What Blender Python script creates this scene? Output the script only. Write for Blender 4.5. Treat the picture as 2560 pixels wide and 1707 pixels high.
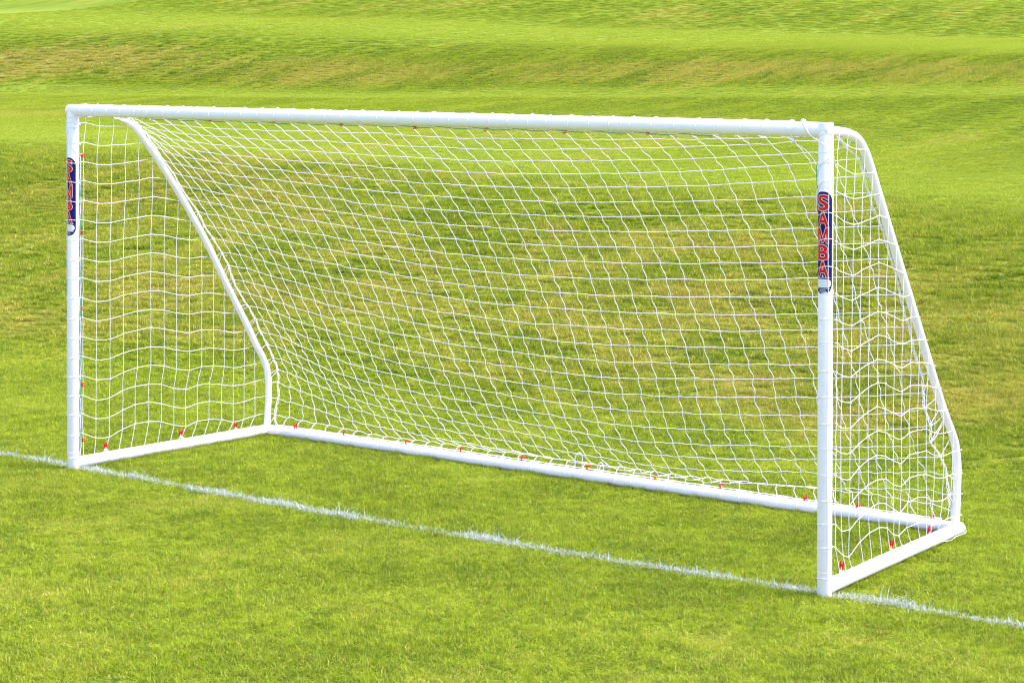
import bpy, bmesh, math, random
import numpy as np
from mathutils import Vector, Matrix

random.seed(7)
rng = np.random.default_rng(11)
SC = bpy.context.scene
for o in list(bpy.data.objects):
    bpy.data.objects.remove(o, do_unlink=True)

# ------------------------------------------------------------------ camera
CAM_LOC = np.array([8.84861431, -8.28254115, 2.18401339])
RT = np.array([0.82334643, 0.56717152, 0.0204235])
UP = np.array([-0.03782423, 0.01893118, 0.99910507])
FW = np.array([-0.5662773, 0.8233821, -0.03703975])
FPX = 4965.763
SHIFT = -390.801
cam = bpy.data.cameras.new('camera')
cam.sensor_width = 36.0
cam.lens = FPX / 2560.0 * 36.0
cam.shift_y = SHIFT / 2560.0
cam.clip_start = 0.1
cam.clip_end = 3000.0
cam_ob = bpy.data.objects.new('camera', cam)
SC.collection.objects.link(cam_ob)
M = Matrix(((RT[0], UP[0], -FW[0], CAM_LOC[0]), (RT[1], UP[1], -FW[1], CAM_LOC[1]),
            (RT[2], UP[2], -FW[2], CAM_LOC[2]), (0, 0, 0, 1)))
cam_ob.matrix_world = M
SC.camera = cam_ob

# ------------------------------------------------------------------ sky, sun, exposure
SUN_EL = math.radians(58)
SUN_AZ = math.radians(62)          # compass style: from +Y towards +X
world = bpy.data.worlds.new('World')
SC.world = world
world.use_nodes = True
wn = world.node_tree.nodes
bg = wn['Background']
sky = wn.new('ShaderNodeTexSky')
sky.sky_type = 'NISHITA'
sky.sun_disc = False
sky.sun_elevation = SUN_EL
sky.sun_rotation = SUN_AZ
sky.air_density = 1.0
sky.dust_density = 1.0
sky.ozone_density = 1.0
world.node_tree.links.new(sky.outputs[0], bg.inputs[0])
bg.inputs[1].default_value = 0.125
sun = bpy.data.lights.new('sun', 'SUN')
sun.energy = 2.2
sun.angle = math.radians(20)
sun.color = (1.0, 0.93, 0.90)
sun_ob = bpy.data.objects.new('sun', sun)
SC.collection.objects.link(sun_ob)
sd = Vector((math.sin(SUN_AZ) * math.cos(SUN_EL), math.cos(SUN_AZ) * math.cos(SUN_EL), math.sin(SUN_EL)))
sun_ob.rotation_euler = sd.to_track_quat('Z', 'Y').to_euler()
SC.view_settings.view_transform = 'Standard'
SC.view_settings.look = 'None'
SC.view_settings.gamma = 1
SC.view_settings.use_curve_mapping = False
SC.view_settings.exposure = 1.88
SC.cycles.max_bounces = 5
SC.cycles.diffuse_bounces = 3
SC.cycles.glossy_bounces = 2
SC.cycles.transmission_bounces = 2
SC.cycles.use_denoising = True
SC.cycles.pixel_filter_type = 'BLACKMAN_HARRIS'
SC.cycles.filter_width = 1.15

# ------------------------------------------------------------------ helpers
def link(o):
    SC.collection.objects.link(o)
    return o

def mesh_obj(name, verts, faces, mat=None, parent=None, smooth=True, mats=None, fmat=None):
    me = bpy.data.meshes.new(name)
    me.from_pydata([tuple(v) for v in verts], [], faces)
    if smooth:
        me.polygons.foreach_set('use_smooth', [True] * len(me.polygons))
    if mats:
        for m_ in mats:
            me.materials.append(m_)
        me.polygons.foreach_set('material_index', fmat)
    elif mat:
        me.materials.append(mat)
    me.update()
    o = bpy.data.objects.new(name, me)
    link(o)
    if parent is not None:
        o.parent = parent
    return o

class MB:
    """collects tubes, rings and balls for ONE mesh"""
    def __init__(self):
        self.v, self.f, self.m = [], [], []
    def tube(self, pts, r, n=6, cap=True, mi=0, closed=False):
        P = np.asarray(pts, float)
        k = len(P)
        if k < 2:
            return
        T = np.zeros_like(P)
        if closed:
            T = np.roll(P, -1, 0) - np.roll(P, 1, 0)
        else:
            T[1:-1] = P[2:] - P[:-2]; T[0] = P[1] - P[0]; T[-1] = P[-1] - P[-2]
        T /= np.linalg.norm(T, axis=1)[:, None] + 1e-12
        a = np.array([0, 0, 1.0]) if abs(T[0][2]) < 0.9 else np.array([0, 1.0, 0])
        base = len(self.v)
        ang = np.arange(n) * 2 * math.pi / n
        rr = np.broadcast_to(np.asarray(r, float), (k,))
        u = np.cross(T[0], a); u /= np.linalg.norm(u)
        for i in range(k):
            u = u - T[i] * (u @ T[i]); u /= np.linalg.norm(u) + 1e-12
            w = np.cross(T[i], u)
            ring = P[i] + rr[i] * (np.cos(ang)[:, None] * u + np.sin(ang)[:, None] * w)
            self.v.extend(ring.tolist())
        kk = k if closed else k - 1
        for i in range(kk):
            b0 = base + i * n; b1 = base + ((i + 1) % k) * n
            for j in range(n):
                j2 = (j + 1) % n
                self.f.append((b0 + j, b0 + j2, b1 + j2, b1 + j)); self.m.append(mi)
        if cap and not closed:
            self.f.append(tuple(base + j for j in range(n))[::-1]); self.m.append(mi)
            e = base + (k - 1) * n
            self.f.append(tuple(e + j for j in range(n))); self.m.append(mi)
    def ball(self, c, r, mi=0, s=(1, 1, 1)):
        b = len(self.v)
        c = np.asarray(c, float)
        vs = [(0, 0, 1)] + [(math.cos(t) * .86, math.sin(t) * .86, .5) for t in (0, 1.257, 2.513, 3.77, 5.027)] + \
             [(math.cos(t + .63) * .86, math.sin(t + .63) * .86, -.5) for t in (0, 1.257, 2.513, 3.77, 5.027)] + [(0, 0, -1)]
        for p in vs:
            self.v.append([c[0] + p[0] * r * s[0], c[1] + p[1] * r * s[1], c[2] + p[2] * r * s[2]])
        for i in range(5):
            j = (i + 1) % 5
            for t in ((0, 1 + i, 1 + j), (1 + i, 6 + i, 1 + j), (1 + j, 6 + i, 6 + j), (11, 6 + j, 6 + i)):
                self.f.append(tuple(b + q for q in t)); self.m.append(mi)
    def build(self, name, mats, parent=None):
        if not isinstance(mats, (list, tuple)):
            mats = [mats]
        return mesh_obj(name, self.v, self.f, parent=parent, mats=mats, fmat=self.m)

def catmull(P, sub=6):
    P = np.asarray(P, float)
    Q = np.vstack([2 * P[0] - P[1], P, 2 * P[-1] - P[-2]])
    out = []
    for i in range(1, len(Q) - 2):
        for t in np.arange(sub) / sub:
            out.append(.5 * ((2 * Q[i]) + (-Q[i - 1] + Q[i + 1]) * t + (2 * Q[i - 1] - 5 * Q[i] + 4 * Q[i + 1] - Q[i + 2]) * t * t
                             + (-Q[i - 1] + 3 * Q[i] - 3 * Q[i + 1] + Q[i + 2]) * t ** 3))
    out.append(P[-1])
    return np.array(out)

# ------------------------------------------------------------------ materials
def new_mat(name):
    m = bpy.data.materials.new(name)
    m.use_nodes = True
    nt = m.node_tree
    nt.nodes.clear()
    out = nt.nodes.new('ShaderNodeOutputMaterial')
    return m, nt, out

def principled(name, col, rough=.5, spec=.5, bump=0, bscale=60, var=0.0):
    m, nt, out = new_mat(name)
    b = nt.nodes.new('ShaderNodeBsdfPrincipled')
    b.inputs['Base Color'].default_value = (*col, 1)
    b.inputs['Roughness'].default_value = rough
    b.inputs['Specular IOR Level'].default_value = spec
    nt.links.new(b.outputs[0], out.inputs[0])
    tc = nt.nodes.new('ShaderNodeNewGeometry')
    no = nt.nodes.new('ShaderNodeTexNoise'); no.inputs['Scale'].default_value = bscale; no.inputs['Detail'].default_value = 4
    nt.links.new(tc.outputs['Position'], no.inputs['Vector'])
    if var:
        mx = nt.nodes.new('ShaderNodeMix'); mx.data_type = 'RGBA'
        mx.inputs[6].default_value = (*col, 1); mx.inputs[7].default_value = (*[c * (1 - var) for c in col], 1)
        mr = nt.nodes.new('ShaderNodeMapRange'); mr.inputs[1].default_value = .5; mr.inputs[2].default_value = .75
        nt.links.new(no.outputs[0], mr.inputs[0]); nt.links.new(mr.outputs[0], mx.inputs[0])
        nt.links.new(mx.outputs[2], b.inputs['Base Color'])
    if bump:
        bp = nt.nodes.new('ShaderNodeBump'); bp.inputs['Strength'].default_value = bump; bp.inputs['Distance'].default_value = .002
        nt.links.new(no.outputs[0], bp.inputs['Height']); nt.links.new(bp.outputs[0], b.inputs['Normal'])
    return m

PVC = principled('white_pvc', (.93, .82, .95), .35, .5, .05, 30, .05)
CORD = principled('white_cord', (.90, .82, .90), .8, .2)
GREEN = principled('green_twine', (.03, .33, .17), .7, .2)
RED = principled('red_plastic', (.60, .003, .012), .5, .2)
NAVY = principled('navy_vinyl', (.006, .003, .11), .5, .2)
SRED = principled('red_vinyl', (.74, .003, .010), .5, .2)
SWHITE = principled('white_vinyl', (.82, .78, .84), .4, .4)
PINK = principled('pink_print', (.75, .45, .6), .5, .3)
STEEL = principled('galvanised_wire', (.55, .57, .6), .35, .5)
STEEL.node_tree.nodes['Principled BSDF'].inputs['Metallic'].default_value = .5

# ------------------------------------------------------------------ the field and the banks behind it
PY = np.array([-400, 3.2, 3.9, 5.5, 8.0, 10.5, 12.0, 16, 20, 25.6, 27, 29.5, 32, 37, 42, 45, 48, 60, 70, 100, 200, 700], float)
# two height profiles up the slope, towards the left and towards the right of the field
PZL = np.array([0, 0, .07, .40, .98, 1.52, 1.74, 1.87, 2.05, 2.43, 2.72, 3.40, 4.00, 4.48, 4.85, 5.3, 5.95, 8.1, 9.3, 13, 31, 121], float)
PZR = np.array([0, 0, .06, .33, .80, 1.24, 1.43, 1.72, 2.03, 2.68, 2.86, 3.20, 3.54, 3.88, 4.15, 4.6, 5.25, 6.9, 8.0, 12, 30, 120], float)
_yy = np.arange(-20, 120, .1)
_k = np.exp(-.5 * (np.arange(-20, 21) * .1 / .35) ** 2); _k /= _k.sum()
_zl = np.convolve(np.pad(np.interp(_yy, PY, PZL), 20, mode='edge'), _k, 'valid')
_zr = np.convolve(np.pad(np.interp(_yy, PY, PZR), 20, mode='edge'), _k, 'valid')
def vnoise(x, y, s, seed):
    """smooth value noise, about -1..1"""
    r_ = np.random.default_rng(seed).uniform(-1, 1, (257, 257))
    u = np.asarray(x) / s + 1000.37; v = np.asarray(y) / s + 1000.71
    iu = np.floor(u).astype(int); iv = np.floor(v).astype(int)
    fu = u - iu; fv = v - iv
    fu = fu * fu * (3 - 2 * fu); fv = fv * fv * (3 - 2 * fv)
    a = r_[iu % 257, iv % 257]; b = r_[(iu + 1) % 257, iv % 257]; c = r_[iu % 257, (iv + 1) % 257]; d = r_[(iu + 1) % 257, (iv + 1) % 257]
    return (a * (1 - fu) + b * fu) * (1 - fv) + (c * (1 - fu) + d * fu) * fv
def ground_z(x, y):
    x = np.asarray(x, float); y = np.asarray(y, float)
    ye = y + .4 * vnoise(x, y, 7.0, 3) * np.clip((y - 3) / 6, 0, 1) + np.clip((y - 20) / 20, 0, 1) * .6 * vnoise(x, y * 0, 11.0, 5)
    inn = (ye > -15) & (ye < 110)
    zl = np.where(inn, np.interp(ye, _yy, _zl), np.interp(ye, PY, PZL)); zr = np.where(inn, np.interp(ye, _yy, _zr), np.interp(ye, PY, PZR))
    z = zl + (zr - zl) * (np.clip(x, -45, 14) + 25) / 21.
    amp = .012 + .045 * np.clip((y - 3.2) / 3, 0, 1) * np.clip((12.5 - y) / 3, 0, 1)
    far = np.clip((y - 13) / 6, 0, 1)
    z = z + far * (.06 * vnoise(x, y * .5, 7.0, 12)); amp = amp * (1 - far)
    z = z + amp * vnoise(x, y, 1.7, 8) + .35 * amp * vnoise(x, y, .6, 9)
    return z - .012 - .012 * np.clip((2.2 - y) / 2, 0, 1) * 0

def grass_colour(nt, is_blade):
    N = nt.nodes; Lk = nt.links
    geo = N.new('ShaderNodeNewGeometry')
    sep = N.new('ShaderNodeSeparateXYZ'); Lk.new(geo.outputs['Position'], sep.inputs[0])
    def mn(op, a, b):
        m = N.new('ShaderNodeMath'); m.operation = op
        for k, c in ((0, a), (1, b)):
            if isinstance(c, (int, float)): m.inputs[k].default_value = c
            else: Lk.new(c, m.inputs[k])
        return m.outputs[0]
    # far up the slope the sward grows in tufts drawn out up the hill
    yc = mn('ADD', mn('MINIMUM', sep.outputs[1], 12.), mn('MULTIPLY', mn('MAXIMUM', mn('SUBTRACT', sep.outputs[1], 12.), 0.), .2))
    cmb = N.new('ShaderNodeCombineXYZ'); Lk.new(sep.outputs[0], cmb.inputs[0]); Lk.new(yc, cmb.inputs[1]); Lk.new(sep.outputs[2], cmb.inputs[2])
    def noise(scale, detail=3, rough=.6, sx=1., sy=1.):
        mp = N.new('ShaderNodeMapping'); mp.inputs['Scale'].default_value = (sx, sy, .3)
        Lk.new(cmb.outputs[0], mp.inputs[0])
        n = N.new('ShaderNodeTexNoise'); n.inputs['Scale'].default_value = scale
        n.inputs['Detail'].default_value = detail; n.inputs['Roughness'].default_value = rough
        Lk.new(mp.outputs[0], n.inputs['Vector'])
        return n.outputs[0]
    def rng_(s, a, b, c=0., d=1.):
        m = N.new('ShaderNodeMapRange'); m.interpolation_type = 'SMOOTHSTEP'
        for i, v in enumerate((a, b, c, d)):
            m.inputs[1 + i].default_value = v
        Lk.new(s, m.inputs[0]); return m.outputs[0]
    def mix(f, a, b):
        m = N.new('ShaderNodeMix'); m.data_type = 'RGBA'
        if isinstance(f, float): m.inputs[0].default_value = f
        else: Lk.new(f, m.inputs[0])
        for k, c in ((6, a), (7, b)):
            if isinstance(c, tuple): m.inputs[k].default_value = (*c, 1)
            else: Lk.new(c, m.inputs[k])
        return m.outputs[2]
    def math_(op, a, b):
        m = N.new('ShaderNodeMath'); m.operation = op
        for k, c in ((0, a), (1, b)):
            if isinstance(c, (int, float)): m.inputs[k].default_value = c
            else: Lk.new(c, m.inputs[k])
        return m.outputs[0]
    big = noise(.22, 3, .55, .6, 1.0)
    mid = noise(1.1, 3, .6)
    fine = noise(7.0, 3, .65)
    # distance up the hill, wobbling a little
    yw = math_('ADD', sep.outputs[1], math_('MULTIPLY', math_('SUBTRACT', noise(.12, 2, .5), .5), 2.6))
    t = math_('DIVIDE', yw, 70.0)
    def ramp(s, stops):
        r_ = N.new('ShaderNodeValToRGB'); e = r_.color_ramp.elements
        e[0].position = stops[0][0]; e[0].color = (*[stops[0][1]] * 3, 1)
        e[1].position = stops[-1][0]; e[1].color = (*[stops[-1][1]] * 3, 1)
        for p_, v_ in stops[1:-1]:
            q = e.new(p_); q.color = (v_, v_, v_, 1)
        Lk.new(s, r_.inputs[0]); return r_.outputs[0]
    Y = lambda v: v / 70.0
    dryz = ramp(t, [(0., .08), (Y(3.2), .12), (Y(4.4), .50), (Y(9), .52), (Y(11.2), .34), (Y(12.2), .12), (Y(16), .14), (Y(19.5), .36), (Y(22), .10), (Y(25), .04),
                    (Y(26.5), .10), (Y(28), .50), (Y(29.5), .62), (Y(31.), .16), (Y(34), .04), (Y(44), .10), (Y(46.5), .34), (Y(49), .12), (1., .1)])
    lightz = ramp(t, [(0., .20), (Y(3), .20), (Y(4.4), .22), (Y(11.), .18), (Y(12.3), .95), (Y(14.5), .80), (Y(18), .5), (Y(20.5), .35), (Y(24.6), .15), (Y(25.2), 1.),
                      (Y(26.2), .9), (Y(27.), .1), (Y(31.), .15), (Y(33.), .55), (Y(36.5), 1.), (Y(41), .9), (Y(43.5), .25), (Y(48), .25), (Y(52), .9), (1., .8)])
    dark = (.068, .126, .002); lite = (.305, .39, .004); pale = (.40, .47, .035); straw = (.52, .325, .10); deep = (.04, .09, .002)
    fine2 = noise(19.0, 2, .6)
    fm = math_('ADD', math_('MULTIPLY', fine, .5), math_('MULTIPLY', fine2, .5))
    near = ramp(t, [(0., 1.), (Y(11), 1.), (Y(14), .4), (Y(26), .45), (Y(28), .8), (Y(31), .8), (Y(34), .3), (1., .25)])
    fm = math_('ADD', .5, math_('MULTIPLY', math_('SUBTRACT', fm, .5), near))
    g = mix(rng_(fm, .40, .60), dark, lite)
    g = mix(math_('MULTIPLY', rng_(mid, .45, .72), .45), g, pale)
    g = mix(math_('MULTIPLY', rng_(mid, .52, .32), .4), g, deep)
    g = mix(math_('MULTIPLY', rng_(noise(4.2, 2, .5), .47, .30), math_('MULTIPLY', near, .5)), g, deep)
    g = mix(math_('MULTIPLY', lightz, .78), g, (.375, .46, .05))
    dsum = math_('ADD', math_('ADD', dryz, math_('MULTIPLY', math_('SUBTRACT', big, .5), 1.3)), math_('MULTIPLY', math_('SUBTRACT', mid, .5), 1.6))
    dsum = math_('ADD', dsum, math_('MULTIPLY', math_('SUBTRACT', fine, .5), .9))
    dry = rng_(dsum, .18, .95)
    g = mix(math_('MULTIPLY', dry, .54), g, straw)
    if is_blade:
        at = N.new('ShaderNodeAttribute'); at.attribute_name = 'tint'
        s2 = N.new('ShaderNodeSeparateColor'); Lk.new(at.outputs['Color'], s2.inputs[0])
        g = mix(math_('MULTIPLY', s2.outputs[0], .7), g, (.455, .53, .02))
        g = mix(math_('MULTIPLY', s2.outputs[2], .75), g, (.11, .28, .04))
        g = mix(math_('MULTIPLY', s2.outputs[1], math_('ADD', .45, math_('MULTIPLY', dry, .35))), g, (.72, .54, .17))
    else:
        vf = noise(45, 3, .7)
        g = mix(math_('MULTIPLY', rng_(vf, .35, .75), math_('ADD', math_('MULTIPLY', near, .7), .2)), g, (.035, .05, .006))
        g = mix(.36, g, (.03, .06, .004))
    return g

GROUND_MAT, nt, out = new_mat('turf_ground')
gc = grass_colour(nt, False)
d_ = nt.nodes.new('ShaderNodeBsdfPrincipled'); d_.inputs['Roughness'].default_value = 1; d_.inputs['Specular IOR Level'].default_value = .1
nt.links.new(gc, d_.inputs['Base Color'])
bp = nt.nodes.new('ShaderNodeBump'); bp.inputs['Strength'].default_value = .3; bp.inputs['Distance'].default_value = .008
nn = nt.nodes.new('ShaderNodeTexNoise'); nn.inputs['Scale'].default_value = 35; nn.inputs['Detail'].default_value = 5
gg = nt.nodes.new('ShaderNodeNewGeometry'); gmp = nt.nodes.new('ShaderNodeMapping'); gmp.inputs['Scale'].default_value = (1, .5, 1)
nt.links.new(gg.outputs['Position'], gmp.inputs[0]); nt.links.new(gmp.outputs[0], nn.inputs['Vector'])
nt.links.new(nn.outputs[0], bp.inputs['Height']); nt.links.new(bp.outputs[0], d_.inputs['Normal'])
nt.links.new(d_.outputs[0], out.inputs[0])

def blade_mat(name, colour_fn):
    m, nt, out = new_mat(name)
    c = colour_fn(nt)
    df = nt.nodes.new('ShaderNodeBsdfDiffuse'); tr = nt.nodes.new('ShaderNodeBsdfTranslucent'); gl = nt.nodes.new('ShaderNodeBsdfGlossy')
    gl.inputs['Roughness'].default_value = .45
    m1 = nt.nodes.new('ShaderNodeMixShader'); m1.inputs[0].default_value = .33
    m2 = nt.nodes.new('ShaderNodeMixShader'); m2.inputs[0].default_value = .015
    nt.links.new(c, df.inputs[0]); nt.links.new(c, tr.inputs[0])
    nt.links.new(df.outputs[0], m1.inputs[1]); nt.links.new(tr.outputs[0], m1.inputs[2])
    nt.links.new(m1.outputs[0], m2.inputs[1]); nt.links.new(gl.outputs[0], m2.inputs[2])
    nt.links.new(m2.outputs[0], out.inputs[0])
    return m
BLADE = blade_mat('grass_blade', lambda nt: grass_colour(nt, True))
def _white(nt):
    at = nt.nodes.new('ShaderNodeAttribute'); at.attribute_name = 'tint'
    s2 = nt.nodes.new('ShaderNodeSeparateColor'); nt.links.new(at.outputs['Color'], s2.inputs[0])
    m = nt.nodes.new('ShaderNodeMix'); m.data_type = 'RGBA'
    m.inputs[6].default_value = (.66, .66, .66, 1); m.inputs[7].default_value = (.30, .42, .16, 1)
    nt.links.new(s2.outputs[0], m.inputs[0]); return m.outputs[2]
WBLADE = blade_mat('painted_blade', _white)

# terrain sheet, fine near the goal and coarse to the horizon
gx = np.unique(np.concatenate([np.linspace(-700, -95, 12), np.linspace(-90, -24, 45), np.linspace(-24, 12, 181), np.linspace(12.5, 60, 40), np.linspace(75, 700, 10)]))
gy = np.unique(np.concatenate([np.linspace(-300, -22, 10), np.linspace(-20, -6, 20), np.linspace(-6, 16, 130), np.linspace(16, 56, 134), np.linspace(57, 120, 40), np.linspace(130, 690, 14)]))
GX, GY = np.meshgrid(gx, gy)
GZ = ground_z(GX, GY)
nx_, ny_ = len(gx), len(gy)
idx = np.arange(nx_ * ny_).reshape(ny_, nx_)
quads = np.stack([idx[:-1, :-1], idx[:-1, 1:], idx[1:, 1:], idx[1:, :-1]], -1).reshape(-1, 4)
ground = mesh_obj('ground', np.stack([GX, GY, GZ], -1).reshape(-1, 3).tolist(), quads.tolist(), GROUND_MAT)
ground['kind'] = 'structure'

def blades_mesh(name, px, py, pz, h, w, lean, yaw, tint, mat):
    """many curved two-segment blades in one mesh (numpy)"""
    n = len(px)
    cy, sy = np.cos(yaw), np.sin(yaw)
    la = rng.uniform(0, 2 * math.pi, n)
    lx, ly = np.cos(la) * lean, np.sin(la) * lean
    V = np.zeros((n, 5, 3))
    for k, (t, ws) in enumerate(((0, 1.), (0, -1.), (.55, .8), (.55, -.8), (1, 0))):
        off = t * t
        V[:, k, 0] = px + ws * w * .5 * cy + lx * off * h
        V[:, k, 1] = py + ws * w * .5 * sy + ly * off * h
        V[:, k, 2] = pz + t * h * (1 - .35 * np.minimum(lean, 1.6) * t)
    b = np.arange(n)[:, None] * 5
    q = np.concatenate([b + np.array([[0, 1, 3, 2]])], 1)
    tr = b + np.array([[2, 3, 4]])
    loops = np.concatenate([q, tr], 1).reshape(-1)
    starts = (np.arange(n)[:, None] * 7 + np.array([[0, 4]])).reshape(-1)
    totals = np.tile([4, 3], n)
    me = bpy.data.meshes.new(name)
    me.vertices.add(n * 5); me.vertices.foreach_set('co', V.reshape(-1))
    me.loops.add(len(loops)); me.loops.foreach_set('vertex_index', loops.astype(np.int32))
    me.polygons.add(n * 2); me.polygons.foreach_set('loop_start', starts.astype(np.int32))
    try: me.polygons.foreach_set('loop_total', totals.astype(np.int32))
    except Exception: pass
    me.materials.append(mat)
    a = me.attributes.new('tint', 'FLOAT_COLOR', 'POINT')
    col = np.ones((n, 5, 4)); col[:, :, 0] = tint[0][:, None]; col[:, :, 1] = tint[1][:, None]; col[:, :, 2] = (tint[2][:, None] if len(tint) > 2 else 0)
    a.data.foreach_set('color', col.reshape(-1))
    me.update(calc_edges=True); me.validate()
    return me

protos = []
for k in range(5):
    n = 370
    rad = .115 * np.sqrt(rng.uniform(0, 1, n)); an = rng.uniform(0, 2 * math.pi, n)
    # tufts: pull the blades towards a few centres
    cxs = rng.uniform(-.08, .08, (9, 2)); wh = rng.integers(0, 9, n)
    px = rad * np.cos(an) * .75 + cxs[wh, 0] * .45; py = rad * np.sin(an) * .75 + cxs[wh, 1] * .45
    tall = rng.uniform(.7, 1.25, 9)[wh]
    h = rng.uniform(.014, .034, n) * tall
    w = rng.uniform(.0022, .0044, n)
    lean = rng.gamma(2.5, .52, n)
    t0 = rng.beta(.5, .9, n); t1 = (rng.uniform(0, 1, n) < .2) * rng.uniform(.4, 1, n)
    me = blades_mesh('grass_tuft_mesh', px, py, np.zeros(n) - .004, h, w, lean, rng.uniform(0, math.pi, n), (t0, t1, (rng.uniform(0, 1, n) < .2) * rng.uniform(.3, 1, n) * (wh % 3 == 0)), BLADE)
    protos.append(bpy.data.objects.new('grass_tuft', me))

def proj(P):
    d = P - CAM_LOC; z = d @ FW
    return 1280 + FPX * (d @ RT) / z, 853.5 - FPX * (d @ UP) / z + SHIFT, z

def scatter(sp, d0, d1, sxy, sz, jit=.5):
    xs = np.arange(-45, 12, sp); ys = np.arange(-6, 60, sp)
    A, B = np.meshgrid(xs, ys); A = A.ravel(); B = B.ravel()
    A = A + rng.uniform(-jit, jit, A.shape) * sp; B = B + rng.uniform(-jit, jit, B.shape) * sp
    P0 = np.stack([A, B, np.zeros_like(A)], -1)
    z0 = (P0 - CAM_LOC) @ FW
    k = (z0 > d0) & (z0 < d1)
    A, B = A[k], B[k]
    P = np.stack([A, B, ground_z(A, B)], -1)
    u, v, z = proj(P)
    k = (u > -330) & (u < 2890) & (v < 1830) & (v > -60)
    P = P[k]
    yd = np.minimum(P[:, 1], 12) + np.maximum(P[:, 1] - 12, 0) * .12
    hn = 1 + .28 * vnoise(P[:, 0], yd, .45, 21) + .22 * vnoise(P[:, 0], yd, .17, 22)
    bank = np.clip((P[:, 1] - 3.6) / 1.5, 0, 1) * np.clip((12.5 - P[:, 1]) / 1.5, 0, 1) + np.clip((P[:, 1] - 26) / 2, 0, 1) * np.clip((32 - P[:, 1]) / 2, 0, 1)
    terr = np.clip((P[:, 1] - 12) / 1.5, 0, 1) * (1 - bank)
    hn = 1 + (hn - 1) * (1 + .6 * bank - .65 * terr)
    S = np.stack([np.full(len(P), sxy), np.full(len(P), sxy), sz * np.clip(hn, .35, 2) * (1 + .35 * bank - .45 * terr)], -1)
    S[:, :2] *= rng.uniform(.85, 1.15, len(P))[:, None]
    return P, S
# uncut grass growing up against the bars and post feet
ex = []
for (ax_, ay_, bx_, by_, off_) in ((.05, 1.717, 4.9, 1.699, -.05), (.0, .05, .018, 1.66, -.05), (.0, .05, .018, 1.66, .05), (4.93, .05, 4.9, 1.66, -.05), (4.93, .05, 4.9, 1.66, .052), (-.03, -.055, .05, -.055, 0), (4.9, -.04, 4.98, -.02, 0)):
    L_ = math.hypot(bx_ - ax_, by_ - ay_); n_ = max(3, int(L_ / .05)); t_ = rng.uniform(0, 1, n_)
    nx_v, ny_v = -(by_ - ay_) / L_, (bx_ - ax_) / L_
    ex.append(np.stack([ax_ + (bx_ - ax_) * t_ + nx_v * off_, ay_ + (by_ - ay_) * t_ + ny_v * off_ + rng.normal(0, .008, n_)], -1))
ex = np.concatenate(ex); EP = np.stack([ex[:, 0], ex[:, 1], ground_z(ex[:, 0], ex[:, 1])], -1)
ES = np.stack([np.full(len(EP), .3), np.full(len(EP), .3), rng.uniform(1.0, 1.75, len(EP))], -1)
parts = [(EP, ES), scatter(.10, 7.5, 15.5, 1.0, 1.0), scatter(.135, 15.5, 27, 1.35, 1.15), scatter(.155, 27, 50, 1.3, 1.3), scatter(.27, 50, 75, 1.8, 1.6)]
GP = np.concatenate([a for a, b in parts]); GS = np.concatenate([b for a, b in parts])
# keep the tufts out of the painted line and from under the bars
def line_y(x):
    return np.interp(x, [-1.5, -.74, -.27, .38, 1.38, 2.49, 3.21, 3.94, 4.58, 5.19, 5.57, 5.88, 6.5], [.09, .082, .077, .012, -.041, -.017, -.021, .026, .059, .062, .046, .019, -.03])
print('tufts', len(GP))
gme = bpy.data.meshes.new('grass')
gme.vertices.add(len(GP)); gme.vertices.foreach_set('co', GP.reshape(-1))
a = gme.attributes.new('tuft_scale', 'FLOAT_VECTOR', 'POINT'); a.data.foreach_set('vector', GS.reshape(-1))
a = gme.attributes.new('tuft_turn', 'FLOAT_VECTOR', 'POINT')
tv = np.zeros((len(GP), 3)); tv[:, 2] = rng.uniform(0, 2 * math.pi, len(GP)); a.data.foreach_set('vector', tv.reshape(-1))
a = gme.attributes.new('tuft_pick', 'INT', 'POINT'); a.data.foreach_set('value', rng.integers(0, len(protos), len(GP)).astype(np.int32))
gme.materials.append(BLADE)
grass = link(bpy.data.objects.new('grass', gme))
grass['kind'] = 'stuff'; grass['label'] = 'short mown green grass with dry straw patches'; grass['category'] = 'grass'
ng = bpy.data.node_groups.new('grass_scatter', 'GeometryNodeTree')
ng.interface.new_socket('Geometry', in_out='INPUT', socket_type='NodeSocketGeometry')
ng.interface.new_socket('Geometry', in_out='OUTPUT', socket_type='NodeSocketGeometry')
gi = ng.nodes.new('NodeGroupInput'); go = ng.nodes.new('NodeGroupOutput')
iop = ng.nodes.new('GeometryNodeInstanceOnPoints')
jn = ng.nodes.new('GeometryNodeJoinGeometry')
for p_ in reversed(protos):
    oi = ng.nodes.new('GeometryNodeObjectInfo'); oi.inputs['Object'].default_value = p_; oi.inputs['As Instance'].default_value = True
    ng.links.new(oi.outputs['Geometry'], jn.inputs[0])
def named(nm, dt):
    n_ = ng.nodes.new('GeometryNodeInputNamedAttribute'); n_.data_type = dt; n_.inputs['Name'].default_value = nm
    return [o_ for o_ in n_.outputs if o_.enabled][0]
ng.links.new(gi.outputs[0], iop.inputs['Points'])
ng.links.new(jn.outputs[0], iop.inputs['Instance'])
iop.inputs['Pick Instance'].default_value = True
ng.links.new(named('tuft_pick', 'INT'), iop.inputs['Instance Index'])
ng.links.new(named('tuft_turn', 'FLOAT_VECTOR'), iop.inputs['Rotation'])
ng.links.new(named('tuft_scale', 'FLOAT_VECTOR'), iop.inputs['Scale'])
ng.links.new(iop.outputs[0], go.inputs[0])
md = grass.modifiers.new('scatter', 'NODES'); md.node_group = ng

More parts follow.
